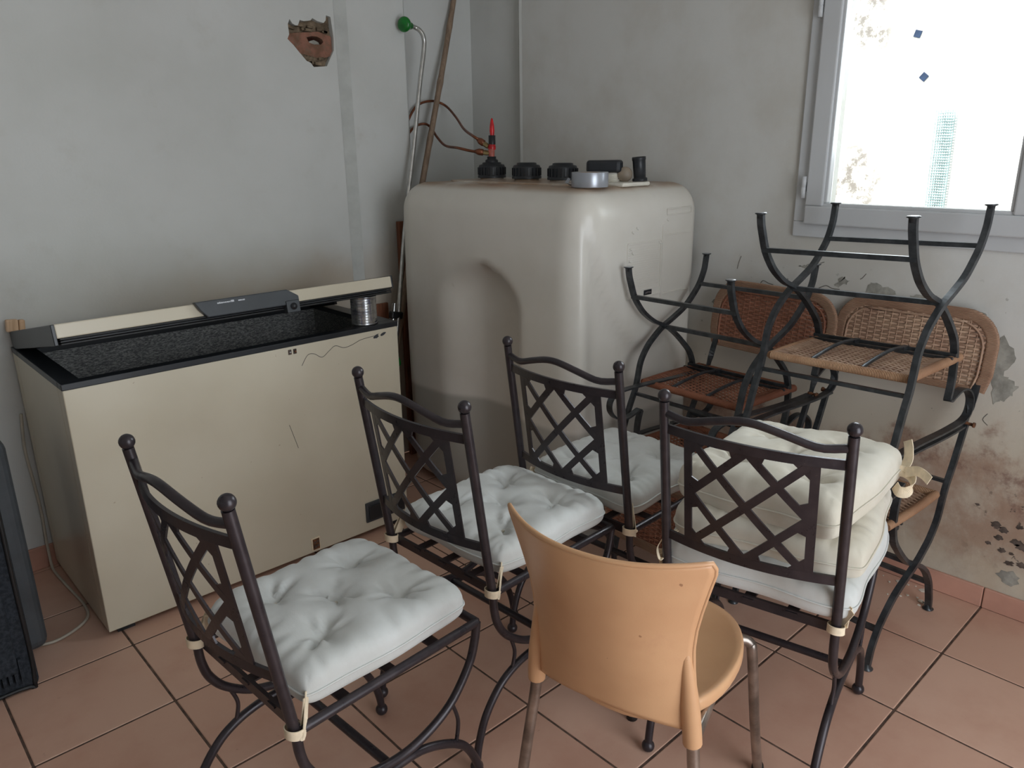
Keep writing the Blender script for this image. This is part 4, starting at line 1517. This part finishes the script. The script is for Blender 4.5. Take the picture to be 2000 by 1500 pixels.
def make_wicker(pale):
    t_ = thing('wicker_chair', 'x', 'chair', group='wicker armchairs with forged iron legs')
    m = M['forged']
    sfx = 'pale' if pale else 'dark'
    wk = M['wick_' + sfx]
    A = [(.363, .004), (.358, .03), (.350, .062), (.325, .108), (.290, .145), (.246, .181), (.190, .209), (.129, .236), (.085, .265), (.050, .295), (.018, .342), (.002, .40), (-.010, .44), (-.036, .495), (-.062, .56), (-.082, .610)]
    B = [(-.060, .004), (-.057, .03), (-.048, .060), (-.032, .104), (-.008, .140), (.020, .170), (.070, .205), (.129, .230), (.180, .266), (.228, .310), (.265, .352), (.283, .40), (.287, .45), (.283, .49), (.272, .528)]
    # tight zigzag, scroll and arm
    Cc = [(.272, .528), (.282, .531), (.305, .522), (.335, .513), (.365, .514), (.392, .527), (.412, .552), (.414, .580), (.398, .602), (.365, .612), (.31, .614), (.23, .613), (.14, .609), (.05, .606), (-.04, .606), (-.09, .608)]
    for s in (-1, 1):
        w = WW * s
        wf = 0.213 * s

        def xz(p, off):
            k = max(0, min(1, (WH - p[1]) / WH))
            return (w + (wf - w) * k + off, p[0], p[1])
        la = MB().tube(cr([xz(p, .004 * s) for p in A], 4), rect=(.016, .014), side=(1, 0, 0)).build('rear_leg_bar', m, t_)
        lb = MB().tube(cr([xz(p, -.010 * s) for p in B], 4), rect=(.019, .012), side=(1, 0, 0)).build('front_leg_bar', m, t_)
        MB().tube(cr([xz(p, -.010 * s + .008 * s * min(1, k / 6)) for k, p in enumerate(Cc)], 4), rect=(.023, .006), side=(1, 0, 0)).build('arm', m, t_)
        for q, l_ in ((A[0], la), (B[0], lb)):
            MB().lathe([(0, .0006), (.0155, .0006), (.0165, .003), (.010, .006), (.008, .016), (0, .016)], (wf + (.004 if l_ is la else -.010) * s, q[0], 0), n=16).build('foot_disc', M['forged'], l_)
            MB().lathe([(0, 0), (.0145, 0), (.0145, .0006), (0, .0006)], (wf + (.004 if l_ is la else -.010) * s, q[0], 0), n=16).build('worn_foot_face', M['silver'], l_)
        # twisted flat bar that carries the back
        tw = MB()
        pts_, V, F = [], [], []
        for k in range(13):
            u = k / 12
            p = Vector((w * (1 + .0 * u), -.090 - .045 * u, .600 + .125 * u))
            ang = (PI / 2) * smooth01(.2, .65, u)
            sd = Vector((math.cos(ang), math.sin(ang), 0))
            nn = Vector((-math.sin(ang), math.cos(ang), 0))
            for q in (sd * .010 + nn * .003, -sd * .010 + nn * .003, -sd * .010 - nn * .003, sd * .010 - nn * .003):
                V.append(p + Vector((q.y, q.x, 0)))
        for k in range(12):
            for j in range(4):
                F.append((k * 4 + j, k * 4 + (j + 1) % 4, k * 4 + 4 + (j + 1) % 4, k * 4 + 4 + j))
        F += [(3, 2, 1, 0), (48, 49, 50, 51)]
        tw.add(V, F, False)
        tb_ = tw.build('back_support', m, t_)
        MB().lathe([(0, -.012), (.006, -.012), (.007, -.004), (.005, 0), (.005, .014), (.008, .015), (.008, .02), (0, .02)], (w + .006 * s, -.09, .612), (s, 0, 0), 10).build('bolt', M['rust'], tb_)
    for (y, z) in ((.325, .106), (-.034, .104), (.129, .233)):
        MB().tube([(-WW, y, z), (WW, y, z)], rect=(.013, .013), side=(0, 0, 1)).build('stretcher', m, t_)
    MB().tube([(-WW, -.010, .452), (WW, -.010, .452)], rect=(.010, .012), side=(0, 0, 1)).build('rear_bar', m, t_)
    # seat: wound border rails, weave, rods and bars under it
    zs = WH + .002
    MB().tube([(-WW + .012, .018, zs), (WW - .012, .018, zs)], 0.0120, 12).build('seat_rail', M['wrapx_' + sfx], t_)
    MB().tube([(-WW + .012, .318, zs), (WW - .012, .318, zs)], 0.0125, 12).build('seat_rail', M['wrapx_' + sfx], t_)
    for s in (-1, 1):
        MB().tube(cr([(s * (WW - .012), .014, zs), (s * (WW - .010), .16, zs - .002), (s * (WW - .012), .322, zs)], 6), 0.0125, 12).build('seat_side_rail', M['wrapy_' + sfx], t_)
    MB().tube([(-WW, .272, WH - .014), (WW, .272, WH - .014)], rect=(.010, .010), side=(0, 0, 1)).build('under_bar', m, t_)
    MB().tube([(-WW, .248, WH - .008), (WW, .248, WH - .008)], rect=(.008, .008), side=(0, 0, 1)).build('under_bar', m, t_)
    for x in (-.072, .072):
        MB().tube(cr([(x, .020, WH - .006), (x, .10, WH - .018), (x, .19, WH - .024), (x, .272, WH - .016)], 6), 0.0055, 8).build('under_rod', m, t_)
        MB().box((x, .262, WH - .012), (.016, .034, .018)).build('weld_block', m, t_)
    weave = MB()
    nrow, nst = 34, 19
    for i in range(nrow):
        y = .026 + (.312 - .026) * i / (nrow - 1)
        n_ = 19
        weave.tube([(-WW + .016 + (2 * WW - .032) * k / n_, y + random.uniform(-.001, .001), zs - .003 + .0032 * (1 if (k + i) % 2 else -1)) for k in range(n_ + 1)], rect=(.0062, .0026), side=(0, 1, 0), caps=False)
    for j in range(nst):
        x = -WW + .024 + (2 * WW - .048) * j / (nst - 1)
        weave.tube([(x, .02, zs - .003), (x, .17, zs - .004), (x, .316, zs - .003)], rect=(.009, .002), side=(1, 0, 0), caps=False)
    # wrapped-over ends at the sides
    for s in (-1, 1):
        for i in range(44):
            y = .024 + .292 * i / 43
            weave.tube([(s * (WW - .004), y, zs + .002), (s * (WW - .018), y + random.uniform(-.003, .003), zs - .010), (s * (WW - .046), y + random.uniform(-.004, .004), zs - .006)], rect=(.0045, .002), side=(0, 1, 0), caps=False)
    stuff(weave.build('seat_weave', wk, t_))
    # back panel: rounded rectangle rim and horizontal weave on uprights
    bw_, zb_, zt_ = 0.226, 0.700, 0.915

    def by(z):
        return -.135 - .12 * (z - zb_)
    out = []
    rc = 0.085
    for k in range(9):
        a = PI / 2 * k / 8
        out.append((bw_ - rc + rc * math.cos(a), zt_ - rc + rc * math.sin(a)))
    for k in range(9):
        a = PI / 2 + PI / 2 * k / 8
        out.append((-bw_ + rc + rc * math.cos(a), zt_ - rc + rc * math.sin(a)))
    full = [(bw_ - .012, zb_)] + [(bw_, zb_ + .05)] + out + [(-bw_, zb_ + .05), (-bw_ + .012, zb_)]
    MB().tube([(x, by(z), z) for x, z in full], rect=(.014, .034), side=(0, 1, 0)).build('back_rim', M['rim'], t_, bevel=0.006, seg=3)
    MB().tube([(-bw_ + .012, by(zb_), zb_), (bw_ - .012, by(zb_), zb_)], rect=(.012, .022), side=(0, 1, 0)).build('back_bottom_rail', M['rim'], t_, bevel=0.004)
    inner = cr([(x * .90, by(z) + .006, zb_ + (z - zb_) * .90) for x, z in full], 2)
    MB().tube(inner, 0.0035, 6).build('back_inner_cane', wk, t_)
    bwv = MB()
    rows = 27
    for i in range(rows):
        z = zb_ + .010 + (zt_ - zb_ - .026) * i / (rows - 1)
        lim = bw_ - .012
        if z > zt_ - rc:
            lim = bw_ - rc + math.sqrt(max(0, rc * rc - (z - (zt_ - rc)) ** 2)) - .012
        n_ = 20
        P = []
        for k in range(n_ + 1):
            x = -bw_ + 2 * bw_ * k / n_
            x = max(-lim, min(lim, x))
            P.append((x, by(z) + .0028 * (1 if (k // 1 + i) % 2 else -1), z + random.uniform(-.0006, .0006)))
        bwv.tube(P, rect=(.0064, .0030), side=(0, 0, 1), caps=False)
    for k in range(1, 20):
        x = -bw_ + 2 * bw_ * k / 20
        zt2 = zt_ - .012
        if abs(x) > bw_ - rc:
            zt2 = zt_ - rc + math.sqrt(max(0, rc * rc - (abs(x) - (bw_ - rc)) ** 2)) - .012
        bwv.tube([(x, by(zb_), zb_), (x, by(zt2), zt2)], 0.0020, 5, caps=False)
    stuff(bwv.build('back_weave', wk, t_))
    return t_


WICK = [  # loc, rotation, pale weave, label
    ((2.314, 0.859, 0), (0, 0, 1.518), True, 'upright wicker armchair at the bottom of the right-hand stack by the window wall'),
    ((2.006, 0.899, 1.225), (PI - .010, .035, 1.512), True, 'upside-down wicker armchair on top of the right-hand stack, legs up before the window'),
    ((2.273, 1.311, 0), (0, 0, 1.483), False, 'upright wicker armchair at the bottom of the left-hand stack beside the tank'),
    ((2.057, 1.393, 1.018), (PI - .010, .018, 1.487), False, 'upside-down wicker armchair on the left-hand stack in front of the tank'),
]
protos = {}
for loc, rot, pale, lb in WICK:
    if pale not in protos:
        protos[pale] = c = make_wicker(pale)
    else:
        c = copy_tree(protos[pale])
    c.location = loc
    c.rotation_euler = rot
    c['label'] = lb

# ------------------------------------------------------------------ crumbs of fallen paint on the floor
fl = MB()
for k in range(22):
    x, y = random.gauss(2.41, .055), random.gauss(0.76, .09)
    if x > 2.47:
        x = 2.46
    r_ = random.uniform(.002, .006) if k % 5 else random.uniform(.007, .012)
    pl = [(x + r_ * random.uniform(.5, 1.2) * math.cos(q), y + r_ * random.uniform(.5, 1.2) * math.sin(q)) for q in [2 * PI * j / 6 for j in range(6)]]
    fl.prism(pl, 'z', 0.0003, 0.0022)
tag(stuff(fl.build('plaster_crumbs', M['whiteplastic'])), 'white flakes of paint scattered on the tiles below the window', 'plaster flakes')
